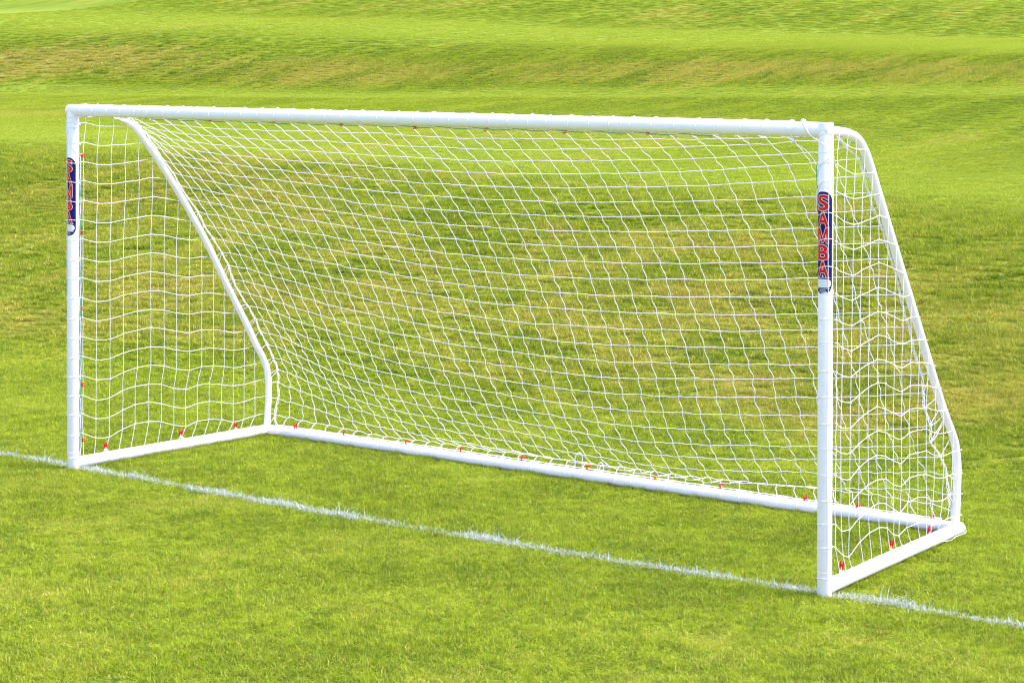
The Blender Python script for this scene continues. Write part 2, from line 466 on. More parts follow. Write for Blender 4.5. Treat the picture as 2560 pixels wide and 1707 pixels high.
# painted goal line: white-coated blades
n = 15000
lx = rng.uniform(-1.6, 6.6, n)
ly = line_y(lx) + np.clip(rng.normal(0, .0195, n), -.06, .06) + .006 * vnoise(lx, lx * 0, .3, 31)
dens = .5 + .55 * vnoise(lx, ly, .12, 33) + .3 * vnoise(lx, lx * 0, .6, 34)
k = rng.uniform(0, 1, n) < np.clip(dens + .4, .55, 1)
lx, ly = lx[k], ly[k]; n = len(lx)
tallp = 1 + .45 * np.clip(vnoise(lx, lx * 0, .22, 35), -.5, 1) + 0.6 * np.exp(-((lx - 5.27) / .12) ** 2)
hh = rng.uniform(.018, .042, n) * tallp * (1 + .75 * (rng.uniform(0, 1, n) < .04))
lme = blades_mesh('goal_line', lx, ly, ground_z(lx, ly) - .003, hh, rng.uniform(.0026, .0056, n), rng.gamma(2.2, .42, n), rng.uniform(0, math.pi, n),
                  (np.clip(rng.beta(.6, 2.4, n) + 1.2 * np.clip(np.abs(ly - line_y(lx)) / .06 - .55, 0, 1), 0, 1), np.zeros(n)), WBLADE)
gl_ob = link(bpy.data.objects.new('goal_line', lme))
gl_ob['kind'] = 'structure'; gl_ob['label'] = 'thin white painted goal line on the grass'

# baked positions (millimetres) of the net knots, surveyed on the goal
BACK = """13 344 2116;99 6 2104;219 6 2104;338 6 2103;458 6 2103;578 7 2103;698 7 2103;817 7 2102;937 7 2102;1057 7 2102;1177 7 2102;1297 7 2101;1416 7 2101;1536 7 2101;1656 7 2101;1776 8 2100;1895 8 2100;2015 8 2100;2135 8 2100;2255 8 2099;2375 8 2099;2494 8 2099;2614 8 2099;2734 8 2098;2854 8 2098;2973 9 2098;3093 9 2098;3213 9 2097;3333 9 2097;3453 9 2097;3572 9 2097;3692 9 2096;3812 9 2096;3932 9 2096;4051 10 2096;4171 10 2095;4291 10 2095;4411 10 2095;4531 10 2094;4650 10 2094;4770 10 2094;4857 144 2119;13 384 2111;83 190 2104;195 128 2091;316 116 2079;438 111 2071;559 109 2065;681 107 2060;802 105 2057;924 104 2054;1045 103 2052;1167 103 2050;1288 103 2049;1410 103 2048;1532 103 2049;1653 104 2049;1773 104 2050;1893 103 2050;2012 103 2048;2131 102 2047;2250 101 2047;2368 100 2044;2487 98 2042;2606 98 2040;2725 98 2039;2844 98 2040;2963 98 2041;3082 99 2043;3200 100 2046;3318 101 2048;3439 103 2049;3559 104 2051;3676 105 2054;3792 104 2059;3910 106 2063;4031 108 2066;4155 111 2068;4277 113 2072;4398 114 2077;4518 116 2083;4638 117 2090;4758 120 2097;4856 190 2105;14 426 2098;90 311 2086;197 246 2064;316 225 2045;437 216 2031;558 211 2021;680 207 2014;802 204 2008;924 202 2003;1046 200 2000;1168 199 1997;1291 199 1995;1413 199 1994;1536 199 1994;1658 200 1995;1779 199 1995;1899 197 1992;2017 196 1989;2135 195 1988;2251 193 1988;2368 191 1985;2485 189 1983;2602 188 1981;2720 188 1981;2839 189 1982;2957 190 1984;3076 191 1987;3195 194 1991;3314 196 1996;3432 198 2000;3550 201 2004;3668 203 2010;3786 204 2016;3905 207 2021;4026 210 2027;4143 212 2034;4261 214 2041;4380 216 2049;4499 218 2058;4618 219 2067;4737 221 2076;4856 226 2084;14 474 2060;113 409 2034;217 351 2013;334 327 1995;453 315 1980;573 308 1969;693 303 1961;814 299 1954;936 296 1948;1058 294 1944;1180 293 1941;1303 292 1938;1425 292 1936;1548 292 1935;1670 292 1934;1789 289 1932;1907 286 1929;2024 285 1925;2142 283 1924;2259 281 1923;2375 280 1921;2492 278 1920;2609 277 1919;2727 277 1919;2845 278 1920;2963 279 1922;3082 281 1926;3201 284 1930;3320 286 1934;3439 288 1939;3556 290 1943;3674 291 1949;3792 293 1955;3911 296 1961;4030 299 1968;4149 301 1975;4267 304 1983;4385 306 1992;4504 308 2001;4623 309 2012;4741 309 2024;4855 277 2050;16 553 2001;122 501 1972;230 450 1954;346 424 1937;465 411 1922;585 402 1911;705 396 1902;826 392 1895;947 388 1889;1068 386 1884;1190 383 1879;1312 382 1876;1433 380 1872;1554 379 1869;1673 377 1867;1790 373 1864;1908 370 1861;2026 369 1857;2145 368 1855;2263 366 1854;2380 365 1853;2497 364 1852;2613 363 1852;2731 363 1852;2848 364 1853;2966 365 1856;3084 367 1859;3203 370 1863;3320 372 1868;3438 375 1874;3555 377 1880;3672 379 1886;3789 381 1892;3907 385 1900;4025 389 1910;4144 393 1920;4262 397 1930;4381 400 1940;4499 403 1951;4618 405 1963;4736 406 1976;4854 422 1991;17 624 1923;129 586 1899;240 542 1886;357 517 1871;475 502 1858;595 493 1847;715 486 1838;835 481 1830;956 477 1824;1076 474 1818;1197 471 1814;1317 468 1809;1436 465 1804;1555 462 1799;1672 457 1795;1790 454 1791;1907 451 1788;2026 449 1785;2145 449 1782;2263 448 1781;2381 447 1780;2499 446 1779;2616 445 1779;2733 445 1780;2850 446 1781;2968 447 1783;3085 448 1786;3203 450 1789;3320 451 1794;3436 453 1800;3552 455 1806;3669 457 1812;3787 459 1818;3904 462 1826;4023 465 1835;4141 469 1844;4260 472 1854;4379 475 1864;4498 478 1874;4617 481 1886;4735 482 1899;4854 488 1910;19 700 1838;133 667 1822;247 630 1813;364 606 1801;482 591 1789;601 580 1778;721 573 1769;841 567 1761;961 562 1754;1080 558 1748;1200 554 1743;1319 551 1738;1437 547 1733;1554 542 1726;1671 536 1720;1789 533 1715;1907 530 1712;2025 529 1710;2144 527 1707;2263 526 1705;2381 526 1704;2499 525 1703;2617 524 1703;2734 524 1703;2851 524 1705;2968 525 1707;3085 525 1709;3202 526 1712;3318 527 1716;3434 528 1722;3550 529 1729;3668 532 1735;3785 534 1742;3903 536 1750;4021 539 1757;4141 541 1765;4260 544 1774;4379 546 1783;4498 549 1793;4617 550 1803;4735 552 1815;4854 554 1828;21 790 1755;134 749 1744;249 714 1736;367 691 1726;486 675 1715;605 665 1705;724 657 1696;844 650 1688;963 645 1681;1082 640 1674;1201 635 1667;1319 630 1661;1437 625 1655;1553 619 1648;1670 613 1642;1788 610 1636;1906 607 1632;2025 605 1629;2143 603 1627;2262 602 1625;2380 601 1623;2498 601 1623;2616 600 1623;2733 600 1624;2850 600 1625;2967 600 1627;3084 600 1630;3200 601 1633;3317 601 1638;3434 603 1644;3551 605 1650;3668 606 1658;3786 609 1665;3904 610 1671;4023 611 1678;4141 613 1684;4260 615 1692;4379 617 1701;4498 618 1710;4617 620 1720;4736 621 1732;4854 619 1745;22 855 1671;138 825 1662;254 795 1656;371 772 1648;490 757 1638;608 745 1628;728 737 1619;847 730 1610;965 724 1602;1084 718 1595;1202 712 1588;1319 706 1580;1436 700 1573;1552 694 1568;1669 689 1562;1787 685 1556;1905 681 1550;2024 679 1546;2142 677 1543;2261 676 1541;2379 675 1540;2497 674 1539;2615 673 1540;2733 673 1541;2850 673 1542;2967 673 1545;3083 674 1549;3200 674 1553;3317 676 1558;3435 677 1563;3552 679 1570;3671 681 1577;3789 684 1585;3907 685 1592;4024 687 1599;4143 688 1606;4261 690 1614;4380 692 1623;4498 694 1632;4617 696 1643;4736 699 1655;4854 709 1663;24 929 1587;140 902 1579;256 873 1574;374 851 1566;492 835 1557;611 823 1547;729 814 1537;848 807 1529;966 800 1521;1085 793 1513;1202 787 1505;1320 780 1496;1436 773 1488;1553 767 1482;1670 762 1477;1787 758 1470;1906 754 1465;2024 751 1460;2142 749 1457;2260 747 1455;2378 746 1454;2496 745 1453;2614 744 1453;2732 744 1455;2849 744 1457;2966 744 1459;3083 744 1463;3201 745 1467;3318 746 1472;3436 747 1477;3553 748 1483;3672 750 1490;3790 752 1498;3908 754 1505;4026 755 1512;4144 756 1520;4262 758 1528;4380 759 1537;4499 761 1547;4617 763 1558;4736 765 1569;4854 770 1578;25 1013 1504;140 978 1496;257 949 1491;374 927 1483;493 911 1473;611 898 1463;730 889 1453;848 880 1444;966 873 1435;1084 866 1427;1201 859 1419;1318 851 1410;1435 844 1401;1553 837 1395;1670 832 1388;1789 829 1382;1907 825 1376;2024 821 1372;2142 818 1368;2259 816 1366;2377 814 1364;2495 813 1364;2613 812 1364;2730 812 1366;2848 812 1368;2966 812 1371;3084 813 1375;3202 813 1379;3320 814 1383;3437 815 1389;3553 815 1396;3671 817 1403;3790 818 1409;3908 820 1416;4026 821 1424;4144 823 1433;4263 825 1442;4381 826 1451;4499 828 1462;4618 830 1473;4736 833 1484;4855 838 1494;27 1075 1416;143 1050 1409;259 1022 1404;377 1000 1397;494 983 1387;613 971 1376;731 960 1365;849 951 1355;967 943 1346;1084 935 1337;1200 927 1329;1316 919 1320;1433 912 1312;1550 905 1306;1668 900 1298;1787 896 1291;1905 892 1285;2023 888 1281;2141 885 1277;2258 882 1274;2376 880 1273;2493 879 1272;2611 878 1272;2729 877 1274;2847 877 1276;2965 877 1279;3083 878 1283;3201 879 1288;3320 881 1294;3437 881 1300;3553 881 1306;3671 882 1313;3789 883 1319;3907 885 1327;4026 886 1335;4144 888 1344;4263 890 1354;4381 892 1364;4499 894 1375;4618 896 1387;4736 899 1398;4855 906 1405;29 1156 1325;143 1123 1323;259 1094 1318;376 1072 1309;494 1054 1298;612 1040 1287;730 1029 1275;848 1019 1263;966 1010 1253;1083 1001 1243;1199 992 1233;1315 984 1226;1431 977 1219;1548 972 1215;1666 966 1207;1785 961 1199;1903 957 1192;2021 953 1187;2138 949 1183;2256 946 1180;2373 943 1178;2491 941 1178;2609 940 1178;2726 939 1179;2844 939 1182;2962 938 1185;3080 938 1189;3198 938 1193;3315 938 1199;3433 938 1205;3551 938 1210;3669 938 1217;3788 939 1223;3907 940 1231;4025 940 1239;4144 941 1248;4263 942 1257;4381 943 1267;4500 944 1278;4619 945 1290;4738 946 1301;4856 949 1313;30 1237 1232;142 1194 1236;258 1164 1229;375 1141 1220;493 1123 1208;610 1108 1195;728 1095 1182;846 1084 1170;964 1074 1158;1082 1065 1148;1198 1056 1138;1314 1047 1129;1431 1040 1122;1549 1034 1116;1666 1029 1109;1783 1024 1103;1901 1019 1097;2019 1015 1092;2136 1011 1087;2254 1007 1084;2371 1005 1083;2488 1002 1082;2606 1001 1082;2724 999 1083;2842 999 1085;2960 998 1089;3077 998 1093;3195 997 1098;3312 996 1103;3430 996 1109;3549 997 1115;3668 997 1122;3787 998 1129;3906 998 1137;4025 999 1146;4144 999 1155;4263 1000 1165;4382 1001 1175;4501 1001 1187;4619 1002 1199;4738 1003 1212;4856 1003 1227;32 1298 1146;145 1260 1145;260 1230 1138;377 1207 1128;494 1188 1116;611 1173 1102;728 1160 1088;845 1148 1075;961 1136 1063;1078 1126 1053;1195 1116 1042;1312 1108 1032;1430 1101 1024;1548 1095 1017;1665 1089 1010;1783 1084 1004;1900 1079 999;2017 1075 994;2134 1071 990;2252 1067 987;2369 1064 985;2486 1062 985;2604 1060 985;2721 1059 986;2839 1058 989;2957 1058 992;3075 1058 997;3193 1058 1003;3310 1057 1009;3429 1058 1016;3547 1059 1023;3666 1060 1031;3785 1061 1039;3904 1062 1048;4023 1064 1057;4142 1065 1067;4262 1066 1078;4381 1067 1090;4500 1068 1102;4619 1069 1115;4738 1070 1127;4857 1073 1139;33 1347 1050;148 1319 1051;264 1293 1045;380 1271 1035;496 1252 1021;613 1236 1007;729 1222 993;845 1209 979;961 1197 967;1077 1185 956;1194 1176 946;1311 1168 935;1429 1160 926;1547 1154 918;1665 1148 911;1782 1142 905;1900 1137 900;2017 1133 896;2134 1129 892;2251 1126 890;2368 1122 888;2485 1120 887;2602 1118 887;2719 1116 888;2837 1115 890;2954 1114 894;3072 1114 899;3190 1114 905;3309 1115 912;3428 1115 919;3547 1116 927;3666 1116 934;3785 1117 943;3904 1118 952;4023 1118 962;4142 1119 972;4262 1120 983;4381 1121 995;4500 1122 1008;4620 1123 1022;4738 1123 1036;4857 1123 1052;35 1395 977;151 1382 959;267 1356 952;382 1334 941;498 1314 926;614 1298 911;730 1283 896;846 1270 882;962 1257 870;1077 1245 860;1194 1235 847;1311 1226 837;1428 1219 827;1546 1212 819;1664 1206 813;1781 1200 807;1898 1195 802;2016 1191 798;2133 1187 795;2250 1183 792;2366 1180 790;2483 1177 789;2600 1175 789;2717 1173 789;2834 1171 791;2952 1170 795;3070 1170 800;3189 1170 807;3308 1171 814;3427 1172 822;3546 1173 830;3665 1173 839;3784 1174 848;3903 1174 857;4022 1175 867;4142 1176 878;4262 1177 890;4381 1178 903;4501 1179 917;4620 1180 931;4739 1180 946;4858 1179 964;37 1485 872;150 1450 870;265 1421 861;381 1397 847;496 1377 831;612 1359 814;727 1343 799;843 1329 785;959 1317 773;1074 1304 761;1191 1293 749;1308 1284 738;1425 1276 729;1543 1269 721;1661 1263 715;1778 1258 710;1896 1253 705;2013 1249 702;2130 1245 698;2247 1241 696;2363 1238 694;2480 1235 692;2597 1232 692;2713 1230 692;2831 1229 694;2948 1228 698;3067 1228 703;3186 1230 710;3305 1232 719;3424 1235 729;3543 1237 740;3661 1239 750;3781 1241 761;3900 1244 772;4020 1246 784;4140 1248 796;4260 1250 810;4379 1251 823;4499 1253 838;4619 1254 853;4738 1254 867;4858 1256 879;38 1555 782;151 1516 779;266 1485 769;381 1460 753;497 1438 735;612 1419 716;727 1402 700;842 1388 686;959 1375 673;1075 1363 662;1190 1351 650;1306 1341 640;1423 1333 631;1541 1327 624;1659 1321 619;1777 1316 614;1895 1311 610;2012 1307 606;2129 1302 603;2246 1298 600;2362 1294 597;2479 1291 595;2595 1287 594;2711 1284 594;2828 1281 595;2945 1279 598;3063 1277 602;3182 1278 610;3301 1278 618;3421 1279 627;3540 1278 636;3659 1278 646;3779 1278 656;3900 1278 667;4020 1278 678;4140 1278 691;4261 1279 704;4381 1279 718;4501 1279 733;4621 1278 749;4740 1277 766;4859 1275 786;40 1612 692;154 1577 687;269 1547 676;385 1521 658;500 1499 638;615 1478 617;729 1460 600;843 1444 586;959 1431 574;1075 1419 563;1190 1408 552;1307 1399 543;1424 1391 535;1542 1385 530;1660 1380 525;1778 1375 521;1896 1370 517;2013 1366 514;2130 1361 510;2247 1357 507;2364 1352 504;2480 1348 501;2596 1344 499;2712 1340 498;2828 1336 499;2945 1334 502;3062 1332 507;3181 1330 513;3300 1329 521;3419 1328 529;3539 1326 537;3660 1326 546;3781 1325 556;3902 1325 567;4024 1324 578;4145 1323 591;4266 1323 604;4386 1322 618;4507 1320 633;4627 1319 649;4747 1316 667;4860 1296 706;41 1683 591;153 1640 596;269 1608 584;385 1582 565;501 1559 543;616 1539 521;730 1519 501;844 1502 487;959 1489 476;1075 1478 466;1190 1466 456;1306 1458 448;1424 1452 443;1541 1446 439;1659 1441 435;1777 1436 432;1894 1432 428;2012 1427 425;2129 1423 421;2245 1418 418;2362 1414 414;2478 1409 411;2594 1404 408;2710 1400 406;2825 1396 405;2941 1392 407;3057 1389 411;3174 1387 418;3293 1385 424;3412 1384 432;3533 1384 442;3654 1384 452;3776 1385 463;3898 1385 475;4020 1385 488;4141 1385 501;4262 1385 515;4383 1384 530;4503 1383 545;4623 1382 560;4743 1379 579;4861 1376 607;43 1741 500;155 1699 505;270 1668 493;386 1642 474;503 1619 452;620 1600 431;735 1581 412;849 1563 396;963 1549 384;1078 1537 374;1194 1528 365;1311 1520 360;1428 1514 356;1545 1509 352;1663 1504 349;1780 1500 346;1898 1495 343;2015 1491 340;2133 1487 336;2250 1482 333;2367 1477 329;2483 1473 325;2599 1468 321;2715 1463 318;2831 1458 315;2946 1453 314;3061 1448 316;3177 1445 324;3296 1443 332;3415 1441 338;3538 1441 347;3661 1442 358;3784 1442 370;3906 1442 382;4028 1441 395;4149 1440 408;4271 1438 421;4392 1437 435;4513 1435 450;4633 1433 465;4753 1429 481;4862 1386 517;44 1785 419;159 1753 412;272 1723 401;387 1697 383;502 1675 364;617 1657 346;733 1642 331;849 1627 317;963 1613 305;1078 1601 294;1196 1593 285;1313 1585 278;1430 1579 274;1547 1574 271;1664 1569 268;1781 1565 265;1899 1561 262;2016 1557 259;2133 1553 255;2250 1549 251;2366 1545 247;2483 1540 243;2599 1536 239;2715 1532 236;2832 1527 232;2948 1523 231;3064 1519 232;3180 1516 239;3298 1514 247;3418 1514 255;3538 1514 265;3659 1514 276;3780 1515 289;3901 1515 302;4022 1515 315;4143 1514 329;4264 1513 343;4384 1512 358;4504 1511 374;4624 1510 390;4743 1510 407;4861 1527 425;45 1793 331;159 1775 314;274 1755 300;389 1736 287;503 1719 271;617 1705 258;733 1695 247;850 1684 236;966 1673 226;1082 1663 215;1200 1655 207;1318 1649 201;1435 1644 197;1552 1639 193;1670 1635 190;1787 1631 188;1904 1628 184;2021 1624 181;2139 1621 178;2256 1618 174;2373 1614 171;2489 1611 167;2606 1607 163;2723 1604 160;2840 1600 157;2957 1597 155;3073 1594 155;3188 1590 159;3305 1587 166;3426 1588 174;3546 1588 185;3667 1587 196;3787 1587 208;3908 1587 221;4028 1586 234;4148 1585 248;4268 1584 262;4388 1583 277;4508 1581 292;4627 1580 308;4746 1582 322;4861 1617 316;46 1794 220;160 1785 210;275 1774 200;389 1763 189;504 1753 177;620 1744 163;737 1737 153;854 1732 146;970 1726 139;1087 1721 133;1203 1717 130;1320 1714 126;1438 1711 123;1555 1708 120;1673 1705 118;1791 1702 115;1908 1700 112;2025 1698 109;2143 1695 107;2260 1693 104;2377 1691 101;2494 1688 98;2611 1686 95;2728 1683 92;2845 1681 90;2962 1678 88;3078 1674 88;3195 1670 89;3313 1666 92;3431 1664 99;3551 1661 107;3671 1658 116;3791 1655 126;3910 1651 136;4030 1647 147;4150 1643 158;4269 1638 170;4388 1634 183;4507 1631 197;4626 1628 211;4745 1628 223;4863 1638 209;47 1760 118;160 1770 111;273 1779 104;387 1784 97;501 1788 90;617 1791 82;734 1794 77;852 1796 74;970 1798 72;1088 1799 71;1206 1799 72;1324 1800 73;1442 1800 73;1561 1800 73;1679 1800 74;1797 1800 74;1915 1799 75;2033 1799 76;2150 1798 76;2268 1797 77;2385 1796 78;2503 1795 79;2620 1794 79;2738 1792 80;2855 1791 82;2972 1789 83;3089 1786 85;3207 1783 87;3324 1780 91;3442 1776 96;3561 1773 101;3680 1769 107;3799 1764 113;3917 1759 118;4036 1753 123;4155 1747 127;4273 1739 131;4391 1730 134;4510 1719 137;4628 1707 138;4746 1694 137;4863 1692 117;48 1782 41;137 1712 44;256 1711 44;375 1711 44;494 1710 44;613 1710 45;732 1709 45;851 1709 45;970 1708 45;1089 1708 45;1207 1708 45;1326 1707 45;1445 1707 45;1564 1706 45;1683 1706 45;1802 1705 45;1921 1705 45;2040 1704 45;2159 1704 45;2278 1704 45;2397 1703 45;2516 1703 45;2635 1702 45;2754 1702 45;2873 1701 45;2992 1701 45;3111 1700 45;3230 1700 45;3349 1700 45;3468 1699 45;3587 1699 45;3706 1698 46;3825 1698 46;3944 1697 46;4062 1697 46;4181 1696 46;4300 1696 46;4419 1696 46;4538 1695 46;4657 1695 46;4776 1694 46;4864 1706 49"""
LEFT = """0 -32 43 2062;1 -31 102 2062;2 -30 215 2042;3 -29 330 2043;4 -28 449 2042;99 -27 472 2042|0 -30 44 1944;1 -30 86 1945;2 -29 199 1924;3 -28 312 1928;4 -27 426 1931;5 -26 546 1941;99 -25 577 1944|0 -29 47 1828;1 -29 83 1830;2 -27 192 1810;3 -26 308 1808;4 -25 422 1817;5 -25 538 1829;6 -24 656 1843;99 -23 676 1845|0 -28 48 1713;1 -27 88 1715;2 -26 199 1693;3 -25 314 1691;4 -24 431 1702;5 -23 547 1712;6 -22 660 1726;7 -21 781 1712;99 -21 811 1710|0 -27 49 1597;1 -26 89 1597;2 -25 200 1575;3 -24 313 1574;4 -23 429 1585;5 -22 545 1595;6 -21 659 1606;7 -20 777 1592;8 -19 887 1573;99 -18 928 1569|0 -25 50 1480;1 -25 83 1480;2 -24 193 1456;3 -23 310 1455;4 -22 422 1469;5 -21 536 1479;6 -20 654 1490;7 -19 769 1477;8 -17 884 1456;9 -16 998 1440;99 -16 1039 1441|0 -24 48 1368;1 -24 82 1365;2 -22 190 1338;3 -21 304 1336;4 -21 415 1352;5 -20 533 1361;6 -19 648 1372;7 -17 764 1361;8 -16 873 1336;9 -15 988 1320;10 -14 1100 1322;99 -14 1130 1322|0 -23 49 1251;1 -22 83 1248;2 -21 191 1223;3 -20 305 1217;4 -19 416 1234;5 -18 534 1247;6 -17 648 1256;7 -16 765 1243;8 -15 874 1217;9 -14 990 1201;10 -13 1102 1208;11 -12 1210 1197;99 -11 1235 1194|0 -22 49 1133;1 -21 84 1130;2 -20 192 1101;3 -19 306 1099;4 -18 417 1119;5 -17 535 1130;6 -16 649 1138;7 -15 766 1122;8 -14 875 1097;9 -12 991 1083;10 -11 1103 1089;11 -10 1211 1084;12 -9 1312 1070;99 -9 1332 1065|0 -20 50 1014;1 -20 84 1010;2 -19 193 978;3 -18 307 981;4 -17 418 1005;5 -16 536 1013;6 -15 650 1017;7 -14 767 1005;8 -12 876 979;9 -11 992 963;10 -10 1104 973;11 -9 1213 966;12 -8 1313 951;99 -7 1415 927|0 -19 51 896;1 -19 85 892;2 -17 194 860;3 -16 308 866;4 -15 419 884;5 -14 537 897;6 -13 651 903;7 -12 768 888;8 -11 877 862;9 -10 993 844;10 -9 1105 852;11 -8 1214 849;12 -7 1314 832;13 -6 1406 820;99 -5 1498 829|0 -18 52 780;1 -17 86 776;2 -16 194 744;3 -15 309 741;4 -14 420 770;5 -13 537 780;6 -12 652 788;7 -11 769 769;8 -10 878 746;9 -8 994 724;10 -8 1106 739;11 -6 1215 729;12 -5 1315 714;13 -4 1407 692;14 -3 1510 698;99 -3 1582 695|0 -16 52 662;1 -16 87 657;2 -15 195 623;3 -14 309 623;4 -13 421 649;5 -12 538 664;6 -11 653 667;7 -10 770 655;8 -8 879 624;9 -7 995 607;10 -6 1107 615;11 -5 1216 610;12 -4 1317 594;13 -3 1408 578;14 -2 1511 580;15 -1 1610 589;99 -1 1657 592|0 -15 53 543;1 -15 88 539;2 -13 196 502;3 -12 310 497;4 -12 422 531;5 -11 539 547;6 -10 654 553;7 -8 771 535;8 -7 880 504;9 -6 996 485;10 -5 1108 500;11 -4 1217 497;12 -3 1318 481;13 -2 1409 461;14 -1 1512 466;15 0 1611 469;99 1 1722 472|0 -14 60 427;1 -13 89 422;2 -12 195 378;3 -11 305 381;4 -10 415 418;5 -10 521 432;6 -9 637 434;7 -7 746 422;8 -6 857 386;9 -5 964 365;10 -4 1068 382;11 -3 1178 384;12 -2 1295 363;13 -1 1403 345;14 0 1508 345;15 1 1614 353;99 2 1732 363|0 -13 61 316;1 -12 90 310;2 -11 196 265;3 -10 306 262;4 -9 416 297;5 -8 521 319;6 -7 638 322;7 -6 747 301;8 -5 858 266;9 -4 965 245;10 -3 1069 266;11 -2 1179 268;12 -1 1296 249;13 1 1405 225;14 2 1509 229;15 2 1615 245;99 4 1738 245|0 -11 62 197;1 -11 91 192;2 -10 196 149;3 -8 306 140;4 -8 417 179;5 -7 522 200;6 -6 639 200;7 -5 748 186;8 -3 859 150;9 -2 967 127;10 -2 1070 150;11 -1 1180 151;12 1 1297 137;13 2 1406 104;14 3 1510 113;15 4 1616 123;99 5 1734 132|0 -10 63 63;1 -10 96 67;2 -9 184 71;3 -8 273 76;4 -7 386 72;5 -6 486 72;6 -5 603 71;7 -4 716 72;8 -3 831 71;9 -2 923 70;10 -1 1021 70;11 0 1136 67;12 1 1249 64;13 2 1365 62;14 3 1480 56;15 4 1567 52;99 6 1719 42"""
RIGHT = """0 4901 52 2098;1 4901 82 2089;2 4899 176 2055;3 4898 277 2040;4 4896 379 2038;99 4895 404 2038|0 4904 49 1970;1 4903 68 1971;2 4902 161 1943;3 4900 265 1921;4 4898 369 1927;5 4896 474 1928;99 4895 495 1929|0 4906 47 1851;1 4906 60 1847;2 4904 150 1826;3 4903 251 1808;4 4900 356 1811;5 4898 463 1821;6 4896 562 1829;99 4895 583 1832|0 4908 42 1738;1 4908 62 1735;2 4907 150 1705;3 4905 256 1687;4 4903 349 1695;5 4900 453 1707;6 4898 558 1722;7 4896 667 1702;99 4896 687 1700|0 4910 45 1620;1 4910 65 1618;2 4909 147 1588;3 4907 257 1571;4 4905 349 1579;5 4903 452 1592;6 4900 558 1605;7 4898 663 1590;8 4897 771 1568;99 4896 793 1565|0 4913 47 1497;1 4912 68 1493;2 4911 146 1469;3 4909 256 1448;4 4907 352 1470;5 4905 452 1482;6 4902 557 1495;7 4901 660 1475;8 4899 769 1450;9 4897 873 1423;99 4897 897 1419|0 4915 49 1381;1 4914 71 1377;2 4913 142 1354;3 4912 247 1332;4 4909 344 1352;5 4907 446 1362;6 4905 555 1377;7 4903 655 1359;8 4901 760 1332;9 4900 861 1308;99 4897 990 1314|0 4917 51 1261;1 4917 74 1256;2 4916 143 1234;3 4914 245 1215;4 4912 347 1235;5 4909 449 1248;6 4907 552 1262;7 4905 658 1245;8 4903 760 1218;9 4902 864 1190;10 4900 966 1202;99 4897 1089 1192|0 4919 53 1154;1 4918 85 1149;2 4918 145 1119;3 4916 244 1096;4 4914 346 1116;5 4911 449 1131;6 4909 557 1148;7 4907 659 1130;8 4906 759 1097;9 4904 864 1077;10 4902 975 1086;11 4899 1086 1080;99 4897 1196 1069|0 4921 56 1023;1 4921 81 1014;2 4920 139 994;3 4919 241 975;4 4916 340 1003;5 4914 448 1019;6 4911 551 1031;7 4909 658 1014;8 4908 757 985;9 4906 857 957;10 4904 968 976;11 4902 1082 966;12 4900 1198 952;99 4898 1309 927|0 4924 59 904;1 4923 82 897;2 4923 136 873;3 4921 240 854;4 4918 343 884;5 4916 445 905;6 4913 557 919;7 4912 657 903;8 4910 759 867;9 4909 860 841;10 4906 967 861;11 4904 1078 850;12 4902 1195 837;13 4900 1309 812;99 4898 1398 802|0 4926 62 786;1 4926 82 777;2 4925 131 750;3 4923 239 736;4 4921 337 767;5 4918 444 791;6 4916 553 804;7 4914 656 780;8 4912 757 749;9 4911 857 719;10 4908 960 744;11 4906 1070 736;12 4904 1184 726;13 4902 1305 699;14 4900 1421 683;99 4899 1486 682|0 4928 57 664;1 4928 82 656;2 4927 136 633;3 4925 239 617;4 4923 340 652;5 4920 447 674;6 4918 556 686;7 4916 659 665;8 4915 760 630;9 4913 859 604;10 4911 963 626;11 4908 1072 626;12 4906 1187 617;13 4904 1305 581;14 4902 1424 565;99 4899 1577 566|0 4931 53 549;1 4930 78 540;2 4930 136 515;3 4928 240 494;4 4925 342 538;5 4922 453 560;6 4920 558 568;7 4918 663 549;8 4917 760 514;9 4915 862 483;10 4913 966 518;11 4910 1079 512;12 4908 1190 506;13 4907 1304 467;14 4905 1424 447;15 4902 1557 452;99 4899 1694 447|0 4933 56 429;1 4932 78 421;2 4932 138 390;3 4930 239 372;4 4927 342 418;5 4924 456 440;6 4922 566 450;7 4920 671 438;8 4919 763 394;9 4917 865 370;10 4915 966 401;11 4913 1079 398;12 4910 1190 388;13 4909 1302 353;14 4907 1427 334;15 4904 1555 337;99 4901 1708 321|0 4935 51 320;1 4935 79 312;2 4934 148 270;3 4932 239 257;4 4929 355 297;5 4927 461 321;6 4924 576 333;7 4922 677 315;8 4921 766 276;9 4920 860 241;10 4917 953 281;11 4915 1082 286;12 4913 1197 268;13 4911 1289 234;14 4909 1417 216;15 4906 1537 233;99 4903 1711 210|0 4937 47 216;1 4937 80 206;2 4936 171 151;3 4935 234 131;4 4931 368 184;5 4928 476 206;6 4926 591 214;7 4924 692 196;8 4923 774 148;9 4923 838 131;10 4920 941 157;11 4917 1085 155;12 4915 1200 144;13 4914 1279 111;14 4912 1377 108;15 4909 1497 114;99 4906 1704 100|0 4939 70 70;1 4938 146 64;2 4936 215 66;3 4935 288 68;4 4932 414 68;5 4930 516 68;6 4928 635 67;7 4926 741 66;8 4924 821 66;9 4923 899 66;10 4920 1018 64;11 4918 1125 65;12 4916 1202 64;13 4915 1252 65;14 4913 1370 63;15 4910 1516 59;99 4908 1648 51"""
WRAPS = [66, 170, 290, 402, 520, 619, 750, 868, 983, 1104, 1224, 1345, 1465, 1586, 1693, 1826, 1949, 2065, 2184, 2306, 2425, 2543, 2654, 2777, 2899, 3028, 3143, 3267, 3380, 3506, 3628, 3744, 3862, 3984, 4107, 4227, 4345, 4467, 4583, 4710]
